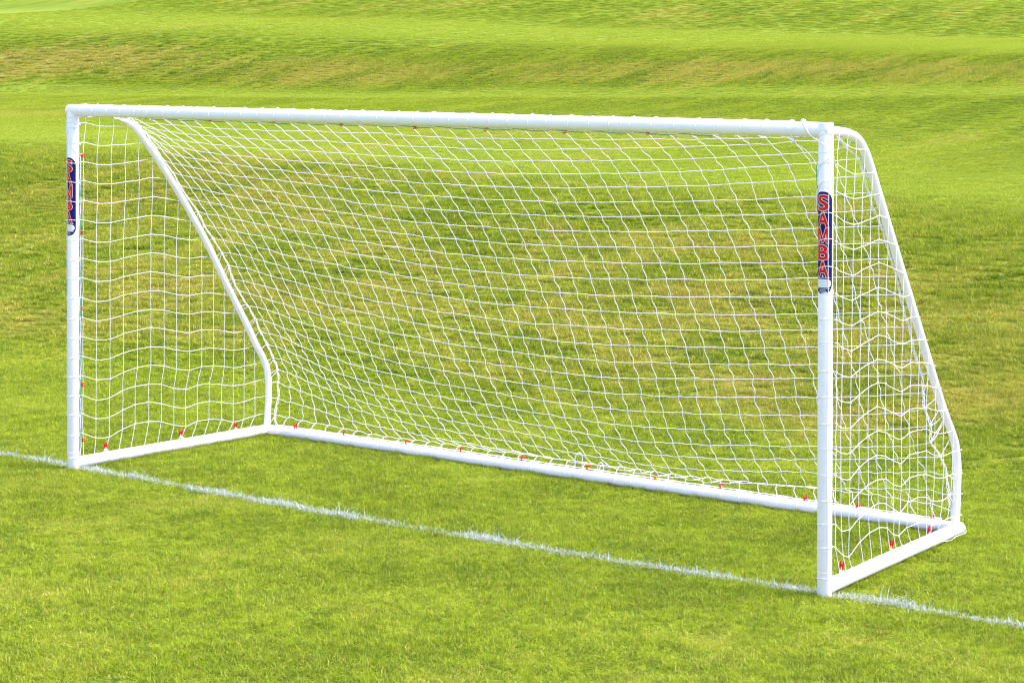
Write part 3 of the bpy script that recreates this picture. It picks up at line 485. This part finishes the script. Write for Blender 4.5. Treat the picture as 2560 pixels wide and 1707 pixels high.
CLIPS = {"crossbar": [[568, 20, 2112], [1067, 20, 2108], [1545, 20, 2103], [2027, 20, 2099], [2522, 20, 2095], [2977, 20, 2095], [3457, 20, 2093], [3941, 20, 2096]], "leftpost": [[-17, 61, 1869], [-12, 55, 1404], [-8, 54, 950], [-2, 66, 491], [1, 73, 156]], "leftbase": [[4, 260, 96], [10, 907, 96], [14, 1416, 85]], "rear": [[271, 1720, 71], [691, 1720, 54], [1203, 1720, 50], [1634, 1720, 47], [2093, 1720, 47], [2569, 1720, 43], [3038, 1720, 43], [3470, 1720, 38], [3996, 1720, 31], [4315, 1720, 30], [4748, 1720, 47]], "rightbase": [[4902, 1306, 79], [4912, 804, 94], [4924, 210, 96]]}

# ------------------------------------------------------------------ the goal
H = 2.13; R = .034; RS = .0212
LB = np.array([.002, .002, 0.0]); LT = np.array([-.021, -.014, 2.136])
RB = np.array([4.930, .018, -.004]); RTP = np.array([4.890, -.010, 2.129])
BL = np.array([.018, 1.717, .022]); BR = np.array([4.895, 1.699, .022])
goal = bpy.data.objects.new('football_goal', None)
link(goal)
goal.location = (0, 0, 0)
goal['label'] = 'white plastic tube football goal with sagging white net on a mown pitch'
goal['category'] = 'football goal'

def pvc_tube(name, pts, r, seams=(), n=40, cap_r=.006):
    """tube with slightly rounded ends and thin raised sleeve seams (given as points)"""
    P = np.asarray(pts, float)
    mb = MB()
    d0 = (P[1] - P[0]) / np.linalg.norm(P[1] - P[0]); d1 = (P[-1] - P[-2]) / np.linalg.norm(P[-1] - P[-2])
    L = [P[0]] + [P[0] + d0 * cap_r * .4] + [P[0] + d0 * cap_r] + list(P[1:-1]) + [P[-1] - d1 * cap_r, P[-1] - d1 * cap_r * .4, P[-1]]
    rr = [r - cap_r * .8, r - cap_r * .25, r] + [r] * (len(P) - 2) + [r, r - cap_r * .25, r - cap_r * .8]
    mb.tube(L, rr, n)
    for c, dr, half, ex in seams:
        c = np.asarray(c, float); dr = np.asarray(dr, float); dr = dr / np.linalg.norm(dr)
        q = [c - dr * half, c - dr * (half - .0012), c + dr * (half - .0012), c + dr * half]
        mb.tube(q, [r * .99, r + ex, r + ex, r * .99], n)
    return mb.build(name, PVC, goal)

up = lambda a, b, z: a + (b - a) * (z - a[2]) / (b[2] - a[2])
zax = np.array([0, 0, 1.])
def ext(a, b, z): return a + (b - a) * (z - a[2]) / (b[2] - a[2])
postL = pvc_tube('post', [ext(LB, LT, -.03), ext(LB, LT, 1.0), ext(LB, LT, 2.136 + .032)], R, [(ext(LB, LT, .87), LT - LB, .002, .0005), (ext(LB, LT, .96), LT - LB, .002, .0005), (ext(LB, LT, 2.035), LT - LB, .004, .0008), (ext(LB, LT, .09), LT - LB, .004, .0008)])
postR = pvc_tube('post', [ext(RB, RTP, -.03), ext(RB, RTP, 1.0), ext(RB, RTP, 2.129 + .034)], R, [(ext(RB, RTP, .85), RTP - RB, .002, .0005), (ext(RB, RTP, .935), RTP - RB, .002, .0005), (ext(RB, RTP, 2.025), RTP - RB, .004, .0008), (ext(RB, RTP, .10), RTP - RB, .004, .0008)])
xd = (RTP - LT) / np.linalg.norm(RTP - LT)
def xb(x):
    t = (x - LT[0]) / (RTP[0] - LT[0]); return LT + (RTP - LT) * t
crossbar = pvc_tube('crossbar', [LT - xd * .037, xb(1.2), xb(2.45), xb(3.7), RTP + xd * .025], R,
    [(xb(3.812), xd, .004, .001), (xb(.16), xd, .003, .0008), (xb(4.72), xd, .003, .0008)])
Lp = [(-.021, .0, 2.136), (-.02, .12, 2.136), (-.019, .25, 2.132), (-.018, .34, 2.115), (-.016, .42, 2.076), (-.014, .534, 1.995), (-.009, .781, 1.735), (-.003, 1.082, 1.365),
      (.003, 1.30, 1.045), (.008, 1.517, .734), (.011, 1.604, .599), (.012, 1.664, .52), (.013, 1.706, .445), (.014, 1.727, .36), (.016, 1.730, .244), (.018, 1.717, .03)]
Rp = [(4.889, .0, 2.124), (4.888, .12, 2.122), (4.886, .25, 2.111), (4.884, .35, 2.085), (4.883, .43, 2.030), (4.883, .50, 1.950), (4.883, .595, 1.827), (4.885, .942, 1.372),
      (4.886, 1.154, 1.097), (4.887, 1.45, .714), (4.887, 1.585, .565), (4.888, 1.645, .49), (4.888, 1.678, .41), (4.890, 1.69, .315), (4.895, 1.675, .03)]
Lc = catmull(Lp, 6); Rc = catmull(Rp, 6)
sideL = pvc_tube('side_frame', Lc, RS, [((-.0165, .40, 2.087), (0, .7, -.45), .02, .0012)], 28, .002)
sideR = pvc_tube('side_frame', Rc, RS, [], 28, .002)
yL = (BL - LB) / np.linalg.norm(BL - LB)
baseL = pvc_tube('base_bar', [np.array([LB[0], .0, .026]), np.array([.01, .86, .024]), BL + np.array([0, .03, 0])], R, [((.004, .10, .026), (0, 1, 0), .003, .0008), ((.012, 1.60, .024), (0, 1, 0), .004, .0008)])
baseR = pvc_tube('base_bar', [np.array([RB[0], .015, .026]), np.array([4.913, .86, .024]), BR + np.array([0, .036, 0])], R, [((4.924, .12, .026), (0, 1, 0), .003, .0008), ((4.905, 1.58, .024), (0, 1, 0), .004, .0008)])
bd = (BR - BL) / np.linalg.norm(BR - BL)
rear = pvc_tube('base_bar', [BL - bd * .034, BL + bd * .6, (BL + BR) / 2 + np.array([0, 0, -.003]), BR - bd * .6, BR + bd * .028], R,
                [(BL + bd * .11, bd, .004, .0008), (BL + bd * 2.4, bd, .004, .001), (BR - bd * .12, bd, .004, .0008)])

# ------------------------------------------------------------------ stickers: navy strip, red letters with a white edge
def decal(a, b, ztop, nrm_deg, parent):
    """label bent round the post; u = along the surface, v = down from ztop"""
    V, F, MI = [], [], []
    ax = (b - a) / np.linalg.norm(b - a)
    def put(bm, mi, eps):
        for x in np.arange(-.048, .049, .003):
            bmesh.ops.bisect_plane(bm, geom=bm.verts[:] + bm.edges[:] + bm.faces[:], plane_co=(x, 0, 0), plane_no=(1, 0, 0))
        bmesh.ops.triangulate(bm, faces=bm.faces[:])
        base = len(V)
        for i, v in enumerate(bm.verts):
            v.index = i
            th = math.radians(nrm_deg) + v.co.x / R
            c = ext(a, b, ztop + v.co.y)
            rr = R + eps
            V.append((c[0] + rr * math.cos(th), c[1] + rr * math.sin(th), c[2]))
        for f in bm.faces:
            F.append(tuple(base + v.index for v in f.verts)); MI.append(mi)
        bm.free()
    def stadium(u0, u1, v0, v1, rad, right=True, left=True):
        pts = []
        def arc(cx, cy, a0, a1):
            for t in np.linspace(a0, a1, 10):
                pts.append((cx + rad * math.cos(t), cy + rad * math.sin(t)))
        arc(u1 - rad, v1 - rad, 0, math.pi / 2); arc(u0 + rad, v1 - rad, math.pi / 2, math.pi)
        arc(u0 + rad, v0 + rad, math.pi, 1.5 * math.pi); arc(u1 - rad, v0 + rad, 1.5 * math.pi, 2 * math.pi)
        bm = bmesh.new()
        bm.faces.new([bm.verts.new((x, y, 0)) for x, y in pts])
        return bm
    put(stadium(-.0487, .0487, -.465, 0, .045), 0, .0003)
    def rect(u0, u1, v0, v1, mi, eps):
        bm = bmesh.new(); bm.faces.new([bm.verts.new(p_) for p_ in ((u0, v0, 0), (u1, v0, 0), (u1, v1, 0), (u0, v1, 0))]); put(bm, mi, eps)
    rect(-.040, .036, -.3935, -.3920, 2, .0006)
    put(stadium(-.040, .040, -.437, -.3985, .0185), 2, .0006)
    for i in range(5):
        rect(-.033, .030 - .004 * (i % 2), -.4065 - i * .0055, -.4055 - i * .0055, 3, .0009)
    rect(-.036, .036, -.4425, -.4408, 2, .0006)
    for i, (w_, v_) in enumerate(((.014, .4475), (.018, .4515), (.022, .4555))):
        for s_ in range(8):
            x0 = -w_ + s_ * w_ / 4
            rect(x0, x0 + w_ / 4 * .75, -v_ - .0016, -v_, 2, .0006)
    bm = bmesh.new(); bmesh.ops.create_circle(bm, cap_ends=True, radius=.0042, segments=16, matrix=Matrix.Translation((0, -.3845, 0))); put(bm, 2, .0008)
    tops = [(.014, .0865), (.0895, .1625), (.1655, .2365), (.2420, .3120), (.3165, .3895)]
    for ch, (v0, v1) in zip('SAMBA', tops):
        if ch == 'M':
            pm = [(0, 0), (0, 1), (.26, 1), (.5, .36), (.74, 1), (1, 1), (1, 0), (.79, 0), (.79, .66), (.58, .06), (.42, .06), (.21, .66), (.21, 0)]
            cps = [(0, 0, 1, .0012)] + [(.0019 * math.cos(q * math.pi / 4), .0019 * math.sin(q * math.pi / 4), 2, .0005 + q * .00004) for q in range(8)]
            for dx, dy, mi, eps in cps:
                bm = bmesh.new(); bm.faces.new([bm.verts.new((-.027 + x_ * .054 + dx, -v1 + y_ * (v1 - v0) + dy, 0)) for x_, y_ in pm])
                put(bm, mi, eps)
            continue
        refbb = None
        for mi, off, eps in ((1, .028, .0012), (2, .052, .0008)):
            cu = bpy.data.curves.new('letter', 'FONT'); cu.body = ch; cu.size = 1; cu.offset = off; cu.resolution_u = 6
            ob = bpy.data.objects.new('letter', cu); link(ob)
            me = bpy.data.meshes.new_from_object(ob.evaluated_get(bpy.context.evaluated_depsgraph_get()))
            bm = bmesh.new(); bm.from_mesh(me)
            if refbb is None:
                xs = [v.co.x for v in bm.verts]; ys = [v.co.y for v in bm.verts]
                refbb = (min(xs), max(xs), min(ys), max(ys))
            x0, x1, y0, y1 = refbb
            wd = .027
            if ch == 'A' and v0 > .3: pass
            for v in bm.verts:
                v.co.x = (v.co.x - x0) / (x1 - x0) * 2 * wd - wd
                v.co.y = -v1 + (v.co.y - y0) / (y1 - y0) * (v1 - v0)
                v.co.z = 0
            put(bm, mi, eps)
            bpy.data.objects.remove(ob, do_unlink=True); bpy.data.curves.remove(cu); bpy.data.meshes.remove(me)
    o = mesh_obj('sticker', V, F, parent=parent, smooth=True, mats=[NAVY, SRED, SWHITE, PINK], fmat=MI)
    # make every face point outward
    me = o.data
    bm = bmesh.new(); bm.from_mesh(me)
    for f in bm.faces:
        c = f.calc_center_median(); ctr = ext(a, b, c.z)
        if f.normal.x * (c.x - ctr[0]) + f.normal.y * (c.y - ctr[1]) < 0: f.normal_flip()
    bm.to_mesh(me); bm.free()
    return o
st1 = decal(RB, RTP, 1.848, -87, postR)
st2 = decal(LB, LT, 1.855, -98, postL)
# small screws on the posts
for a_, b_, zz, deg, par in ((LB, LT, 2.03, -30, postL), (LB, LT, .96, -75, postL)):
    mb = MB(); c = ext(a_, b_, zz); th = math.radians(deg); n3 = np.array([math.cos(th), math.sin(th), 0])
    mb.tube([c + n3 * (R - .001), c + n3 * (R + .0012), c + n3 * (R + .0022)], [.0042, .004, .0022], 12)
    mb.build('screw', STEEL, par)

# ------------------------------------------------------------------ the net
SR = .0019
BK = np.array([[int(t) for t in s.split()] for s in BACK.split(';')], float).reshape(27, 42, 3) / 1000.
def dec(s):
    rows = []
    for r_ in s.split('|'):
        rows.append([(int(e.split()[0]), np.array([float(q) for q in e.split()[1:]]) / 1000.) for e in r_.split(';')])
    return rows
LN, RN = dec(LEFT), dec(RIGHT)
net = MB()
nr = np.random.default_rng(5)
def jog(A, B, amp, side):
    """a strand between two knots, bent the way knotted braid springs"""
    ts = np.array([0, .12, .3, .5, .7, .88, 1.])
    d = B - A; L = np.linalg.norm(d)
    s = np.cross(d / L, side); s = s / (np.linalg.norm(s) + 1e-9)
    a_ = amp * nr.uniform(.5, 1.4)
    P = A + d * ts[:, None]
    P = P + side * (a_ * np.sin(2 * math.pi * ts))[:, None] + (nr.normal(0, .0009, (7, 3)) * np.sin(math.pi * ts)[:, None])
    return P
xs_ = np.array([1., 0, 0])
jit = nr.normal(0, .0022, BK.shape); jit[0] = 0; jit[-1] = 0; jit[:, 0] *= .4; jit[:, -1] *= .4
BK = BK + jit
NI, NJ = BK.shape[:2]
low = lambda i: max(0, (i - 15) / 9.)
for j in range(1, NJ - 1):
    pts = []
    for i in range(NI - 1):
        d = BK[i + 1, j] - BK[i, j]
        side = -xs_ + np.array([0, 0, .0])
        p_ = jog(BK[i, j], BK[i + 1, j], .0050 * (1 + .5 * low(i)), side)
        pts.extend(p_[:-1] if i < NI - 2 else p_)
    net.tube(pts, SR, 5, False)
for i in range(1, NI - 1):
    pts = []
    for j in range(NJ - 1):
        p_ = jog(BK[i, j], BK[i, j + 1], .0007 + .0022 * low(i), zax)
        pts.extend(p_[:-1] if j < NJ - 2 else p_)
    net.tube(pts, SR, 5, False)
    for j in range(1, NJ - 1):
        net.ball(BK[i, j], .0046 * nr.uniform(.85, 1.15))
# side seams: two twisted braids where back and side nets meet, tied to the tube
def nearest(P, Q):
    return Q[np.argmin(np.linalg.norm(Q - P, axis=1))]
for col, tube_, sgn in ((0, Lc, 1), (NJ - 1, Rc, -1)):
    S = BK[1:, col] + np.array([0, 0, 0])
    S = catmull(S, 5)
    t = np.arange(len(S))
    for ph in (0, math.pi, 1.9):
        off = np.stack([np.cos(t * 1.15 + ph), np.sin(t * 1.15 + ph), .0 * t], -1) * (.0048 + .004 * np.clip(t[:, None] / len(S) - .45, 0, 1))
        net.tube(S + off + nr.normal(0, .0012, S.shape), SR * 1.1, 5, False)
    for i in range(2, NI - 1):
        A = BK[i, col]; net.ball(A, .0075 * nr.uniform(.8, 1.2), s=(1, 1, 1.3))
        B = nearest(A + np.array([0, 0, nr.uniform(-.03, .05)]), tube_)
        dd = B - A; L = np.linalg.norm(dd)
        if L > RS:
            B2 = B - dd / L * RS * .6
            net.tube(jog(A, B2, .004, zax), SR, 5, False)
            if nr.uniform() < .55:
                B3 = nearest(A + np.array([0, 0, nr.uniform(-.09, -.03)]), tube_); net.tube(jog(A, B3, .006, xs_), SR, 5, False)
# side panels
def side_net(rows, tube_, out):
    nmax = max(k for r_ in rows for k, _ in r_ if k < 90)
    for ri, r_ in enumerate(rows):
        P = np.array([p for _, p in r_]) + out
        if ri < len(rows) - 1:
            q_ = []
            for a1, b1 in zip(P[:-1], P[1:]):
                m_ = (a1 + b1) / 2
                seg = [a1, a1 + (b1 - a1) * .33 + nr.normal(0, .0012, 3) * (1, 1, 1), a1 + (b1 - a1) * .67 + nr.normal(0, .0012, 3), b1]
                q_.extend(seg[:-1])
            q_.append(P[-1])
            q_ = np.array(q_); q2 = q_.copy(); q2[1:-1] = q_[1:-1] * .6 + (q_[:-2] + q_[2:]) * .2
            net.tube(q2, SR * .8, 5, False)
            for (k, p) in r_:
                if 0 < k < 90: net.ball(p + out, .0046 * nr.uniform(.85, 1.15))
    for k in range(1, nmax + 1):
        col = [(ri, p + out) for ri, r_ in enumerate(rows) for kk, p in r_ if kk == k]
        if not col: continue
        P = [p for _, p in col]
        # run up to the tube or bar above the first knot
        top = P[0]
        c = tube_[np.argmin(np.abs(tube_[:, 1] - top[1]) + (tube_[:, 2] < top[2] - .05) * 9)]
        if c[2] > top[2] + .01: P = [np.array([top[0], (top[1] * .3 + c[1] * .7), c[2] - RS * .2])] + P
        if col[-1][0] == len(rows) - 1:
            P = P[:-1] + [np.array([P[-1][0] * 1.0, P[-1][1], .052])]
        q_ = [P[0]]
        for a1, b1 in zip(P[:-1], P[1:]):
            q_.append(a1 + (b1 - a1) * .5 + nr.normal(0, .0014, 3)); q_.append(b1)
        net.tube(q_, SR * .8, 5, False)
side_net(LN, Lc, np.array([-.004, 0, 0]))
side_net(RN, Rc, np.array([.012, 0, 0]))
# wraps round posts and bars
def wrap(c, axis, rad, tilt, ph, r=SR * .9, arc=None):
    axis = axis / np.linalg.norm(axis)
    a_ = np.array([0, 0, 1.]) if abs(axis[2]) < .8 else np.array([0, 1., 0])
    u = np.cross(axis, a_); u /= np.linalg.norm(u); w = np.cross(axis, u)
    t = np.linspace(0, 2 * math.pi, 29)[:-1]
    P = c + (rad) * (np.cos(t)[:, None] * u + np.sin(t)[:, None] * w) + axis * (tilt * np.cos(t - ph) + .0012 * np.sin(3 * t + ph))[:, None]
    net.tube(P, r, 5, False, closed=True)
for (a_, b_, rows, ph0) in ((LB, LT, LN, 0.6), (RB, RTP, RN, 2.4)):
    for r_ in rows:
        z0 = r_[0][1][2]
        if z0 < .03: continue
        hi = (z0 / 2.1)
        tilt = nr.uniform(.0015, .006) + (.013 * hi ** 2 if a_ is RB else .003 * hi)
        wrap(ext(a_, b_, z0 + nr.uniform(-.006, .004)), b_ - a_, R + SR * .7, tilt, ph0 + nr.uniform(-.3, .3))
# edge cord down the front of the right post and the inside of the left one
th = math.radians(-64.7 + 21)
E_ = [ext(RB, RTP, z) + (R + .0028) * np.array([math.cos(th + .05 * math.sin(z * 7)), math.sin(th + .05 * math.sin(z * 7)), 0]) for z in np.linspace(2.02, .07, 50)]
net.tube(E_, SR * .85, 5, False)
th = math.radians(-43.2 - 78)
E_ = [ext(LB, LT, z) + (R + .003) * np.array([math.cos(th + .1 * math.sin(z * 9)), math.sin(th + .1 * math.sin(z * 9)), 0]) for z in np.linspace(2.03, .07, 50)]
net.tube(E_, SR * .85, 5, False)
for r_ in LN[:-1]:
    z0 = r_[0][1][2]
    net.ball(ext(LB, LT, z0) + (R + .003) * np.array([math.cos(th), math.sin(th), 0]), .0058)
    th2 = math.radians(40)
    net.ball(ext(LB, LT, z0 - .01) + (R + .003) * np.array([math.cos(th2), math.sin(th2), 0]), .0068)
th3 = math.radians(35)
E_ = [ext(LB, LT, z) + (R + .004 + .006 * abs(math.sin(z * 6.5))) * np.array([math.cos(th3), math.sin(th3), 0]) for z in np.linspace(1.87, .07, 60)]
net.tube(E_, SR, 5, False)
# crossbar wraps with their knots along the top
for k, x in enumerate(WRAPS):
    c = xb(x / 1000.)
    wrap(c, xd, R + SR * .55, nr.uniform(.002, .0065), nr.uniform(1.4, 2.0), SR * .85)
    net.ball(c + np.array([nr.uniform(-.004, .004), nr.uniform(.004, .012), R + .0022]), .0072 * nr.uniform(.7, 1.2), s=(1.9, 1, .9))
    net.ball(c + np.array([.018 + nr.uniform(-.006, .006), .012, -R - .004]), .0048, s=(1, 1, 1.3))
    net.tube([c + np.array([.0, .02, -R + .006]), c + np.array([0, .022, -R - .004]), BK[1, min(NJ - 1, k)] * .15 + np.array([BK[0, min(NJ - 1, k), 0], BK[0, min(NJ - 1, k), 1], BK[0, min(NJ - 1, k), 2]]) * .85], SR, 5, False)
E_ = [xb(x) + np.array([0, .009 + .002 * math.sin(x * 23), R + .0018 + .001 * math.sin(x * 31)]) for x in np.linspace(.03, 4.72, 160)]
net.tube(E_, SR, 5, False)
# tangle at the right end of the crossbar
def spline(P, r=SR, sub=6): net.tube(catmull(np.array(P, float), sub), r, 5, False)
cR = xb(4.78)
spline([xb(4.775) + (0, .02, R), xb(4.775) + (0, -.012, R + .001), xb(4.80) + (0, -.034, .012), xb(4.835) + (0, -.038, -.03), ext(RB, RTP, 2.06) + (.012, -.038, 0), ext(RB, RTP, 2.03) + (.036, -.012, 0)])
spline([xb(4.77) + (0, .0, R + .002), xb(4.755) + (0, -.03, .017), xb(4.735) + (0, -.037, -.006), xb(4.728) + (0, -.028, -.03), xb(4.735) + (0, -.01, -.05), xb(4.75) + (0, .0, -.072), xb(4.79) + (0, .01, -.10), xb(4.83) + (0, .02, -.15), ext(RB, RTP, 1.92) + (-.038, .01, 0)])
for dz, w0 in ((1.985, .02), (1.90, .0)):
    spline([ext(RB, RTP, dz - .075) + (-.036, -.006, 0), ext(RB, RTP, dz - .04) + (-.026, -.027, 0), ext(RB, RTP, dz - .008) + (-.0, -.0375, 0), ext(RB, RTP, dz + w0) + (.032, -.021, 0), ext(RB, RTP, dz + w0) + (.037, .01, 0)])
for q in range(4): net.ball(xb(4.73) + (nr.uniform(-.006, .006), -.02, -.045 - q * .006), .006)
net.ball(xb(4.775) + (0, 0, R + .005), .011, s=(1.4, 1, .8))
# left top corner: cord wound round the joint and crossing the post
spline([LT + (-.036, .0, .012), LT + (-.039, -.01, -.02), LT + (-.02, -.034, -.038), LT + (.02, -.034, -.040), LT + (.07, -.02, -.036), LT + (.10, .0, -.036)])
spline([LT + (-.038, -.002, -.035), LT + (-.034, -.02, -.08), LT + (-.018, -.036, -.13), LT + (.012, -.034, -.19), LT + (.036, -.008, -.25), np.array([-.0, .045, 1.875])])
spline([LT + (-.04, .0, -.03), LT + (-.044, -.01, -.07), LT + (-.040, -.012, -.10), LT + (-.03, -.022, -.12), LT + (-.018, -.036, -.13)])
for q in range(5): net.ball(LT + (-.036 + nr.uniform(-.004, .004), -.01 + nr.uniform(-.008, .008), -.02 - q * .006), .0075)
net.ball(LT + (-.018, -.037, -.13), .006)
# wraps and edge cord of the base bars
for j in range(2, NJ - 1):
    x = BK[-1, j, 0] + .012
    t = (x - BL[0]) / (BR[0] - BL[0]); c = BL + (BR - BL) * t
    wrap(c + (0, 0, -.001), bd, R + SR * .5, nr.uniform(.004, .014), nr.uniform(-.6, .6), SR * .8)
    net.ball(c + (nr.uniform(-.01, .01), .016, R + .001), .0062 * nr.uniform(.7, 1.2), s=(1.6, 1, .8))
for amp, ph, yy in ((.003, 0, .014), (.004, 2, .020)):
    E_ = []
    for x in np.linspace(.10, 4.80, 150):
        t = (x - BL[0]) / (BR[0] - BL[0]); c = BL + (BR - BL) * t
        E_.append(c + np.array([0, yy, R + .002 + amp * abs(math.sin(x * 13 + ph))]))
    net.tube(E_, SR, 5, False)
for (A, B) in ((np.array([.004, .1, .026]), BL), (np.array([4.925, .1, .026]), BR)):
    for t in np.linspace(.03, .97, 15):
        c = A + (B - A) * t
        wrap(c, B - A, R + SR * .35, nr.uniform(.005, .03), nr.uniform(0, 6), SR * .6)
# loose ends in the grass
spline([BL + (-.02, -.02, -.0), BL + (.0, -.044, -.006), BL + (.05, -.05, -.01), BL + (.10, -.045, -.012), BL + (.13, -.05, -.008), BL + (.17, -.04, .012), BL + (.26, -.034, .02)])
spline([BR + (.04, .03, -.01), BR + (.055, -.04, -.012), BR + (.05, -.13, -.012), BR + (.052, -.22, -.018), BR + (.045, -.30, -.01), BR + (.04, -.36, -.004)], SR * .7)
net_ob = net.build('net', CORD, goal)

# ------------------------------------------------------------------ lacing cords (green and white twine) and red clips
def lacing(fn, t0, t1, n_, parent, amp=.004):
    mb = MB(); ts = np.linspace(t0, t1, n_)
    for mi, ph in ((1, 0.), (0, math.pi)):
        pts = []
        for t in ts:
            c, u, w = fn(t)
            pts.append(c + u * amp * math.cos(t * 26 + ph) + w * amp * .7 * math.sin(t * 26 + ph) + nr.normal(0, .0006, 3))
        mb.tube(pts, .0019, 5, False, mi)
    return mb.build('lacing_cord', [CORD, GREEN], parent)
lacing(lambda t: (xb(t) + np.array([0, .006, -R - .0045 - .003 * abs(math.sin(t * 13))]), np.array([0, 1., 0]), zax), .62, 4.30, 220, net_ob)
thc = math.radians(30)
lacing(lambda t: (ext(LB, LT, t) + (R + .0065 + .004 * abs(math.sin(t * 6.5))) * np.array([math.cos(thc), math.sin(thc), 0]), np.array([math.cos(thc), math.sin(thc), 0]), np.array([-math.sin(thc), math.cos(thc), 0])), 1.86, .12, 110, net_ob, .0025)
thd = math.radians(195)
lacing(lambda t: (ext(RB, RTP, t) + (R + .005) * np.array([math.cos(thd), math.sin(thd), 0]), np.array([math.cos(thd), math.sin(thd), 0]), zax), 1.97, 1.75, 26, net_ob, .003)

def clip_mesh(kind):
    mb = MB()
    if kind == 'h':      # H shaped clip holding two cords
        for s in (-1, 1):
            mb.tube([(s * .0055, -.002, -.0115), (s * .0050, 0, -.006), (s * .0042, 0, 0), (s * .0050, 0, .006), (s * .0055, -.002, .0115)], [.0022, .003, .0032, .003, .0022], 8)
        mb.tube([(-.005, 0, 0), (.005, 0, 0)], .0034, 8)
    else:                # C shaped hook with a tongue
        t = np.linspace(math.radians(40), math.radians(300), 12)
        mb.tube([(.009 * math.cos(q), 0, .013 * math.sin(q) + .002) for q in t], [.0034] * 11 + [.0026], 8)
        mb.tube([(.006, 0, .011), (.010, 0, .0125), (.012, 0, .011)], [.0032, .003, .0022], 8)
        mb.ball((-.002, 0, -.013), .0042)
    me_ob = mb.build('net_clip', RED, None)
    return me_ob
clip_h = clip_mesh('h'); clip_c = clip_mesh('c')
face = math.atan2(RT[1], RT[0])
def put_clip(src, loc, rz, ry, sc=1.0, s3=None):
    o = src.copy(); link(o); o.parent = net_ob; o.name = 'net_clip'
    o.location = loc
    o.rotation_euler = (0, ry, rz)
    o.scale = s3 if s3 else (sc, sc, sc)
for x in CLIPS['crossbar']: put_clip(clip_h, (x[0] / 1000., .008, x[2] / 1000. - .006 + .0), face, math.radians(80), 1.0)
for x in CLIPS['leftpost']: put_clip(clip_h, np.array(x) / 1000. , face, math.radians(90 + nr.uniform(-6, 6)), 1.35)
for x in CLIPS['leftbase']: put_clip(clip_h, np.array(x) / 1000. + (0, 0, .003), face + nr.uniform(-.3, .3), math.radians(nr.uniform(-18, 18)), 1.5)
for k, x in enumerate(CLIPS['rear']):
    p_ = np.array(x) / 1000.; t = (p_[0] - BL[0]) / (BR[0] - BL[0])
    zc = (BL + (BR - BL) * t)[2] + R
    put_clip(clip_h if k in (0, 8, 9, 10) else clip_c, (p_[0], 1.717, max(p_[2], zc + .008)), face + nr.uniform(-.4, .4), math.radians(nr.uniform(-15, 25)), 1.35 if k in (0, 8, 9, 10) else 1.15)
for x in CLIPS['rightbase']: put_clip(clip_h, np.array(x) / 1000. + (.0, 0, 0), face, math.radians(nr.uniform(8, 18)), s3=(1.4, 1.4, 2.0))
bpy.data.objects.remove(clip_h, do_unlink=True); bpy.data.objects.remove(clip_c, do_unlink=True)
# pulls from the clips down to the bars
for key, off in (('leftbase', -.0), ('rightbase', 0.)):
    for x in CLIPS[key]:
        mb = MB()
        p_ = np.array(x) / 1000.
        for s in (-.02, .012, .03):
            mb.tube(catmull(np.array([p_ + (0, 0, -.008), p_ + (0, s * .6, -.028), (p_[0], p_[1] + s, .052)]), 3), SR, 5, False)
        mb.ball(p_ + (0, .0, -.022), .006)
        mb.build('clip_tie', CORD, net_ob)

# ------------------------------------------------------------------ two wire hoops pegged behind the rear bar
def hoop(px, py, w, h, lean, label):
    mb = MB(); gz = float(ground_z(px, py))
    t = np.linspace(0, math.pi, 12)
    P = [(-w / 2, 0, -.06)] + [(-w / 2, lean * .5, h * .5)] + [(-w / 2 * math.cos(q), lean, h - w / 2 * (1 - math.sin(q)) * 1.6) for q in t] + [(w / 2, lean * .5, h * .5), (w / 2, 0, -.06)]
    mb.tube(P, .0038, 10)
    o = mb.build('ground_anchor', STEEL)
    o.location = (px, py, gz); o.rotation_euler = (0, 0, face + .15)
    o['label'] = label; o['category'] = 'ground anchor'; o['group'] = 'wire hoops behind the rear bar'
hoop(2.445, 1.80, .045, .148, .0, 'taller grey wire hoop pegged in the grass behind the rear bar')
hoop(2.585, 1.83, .036, .098, .01, 'shorter grey wire hoop beside the taller one, mostly hidden by the rear bar')
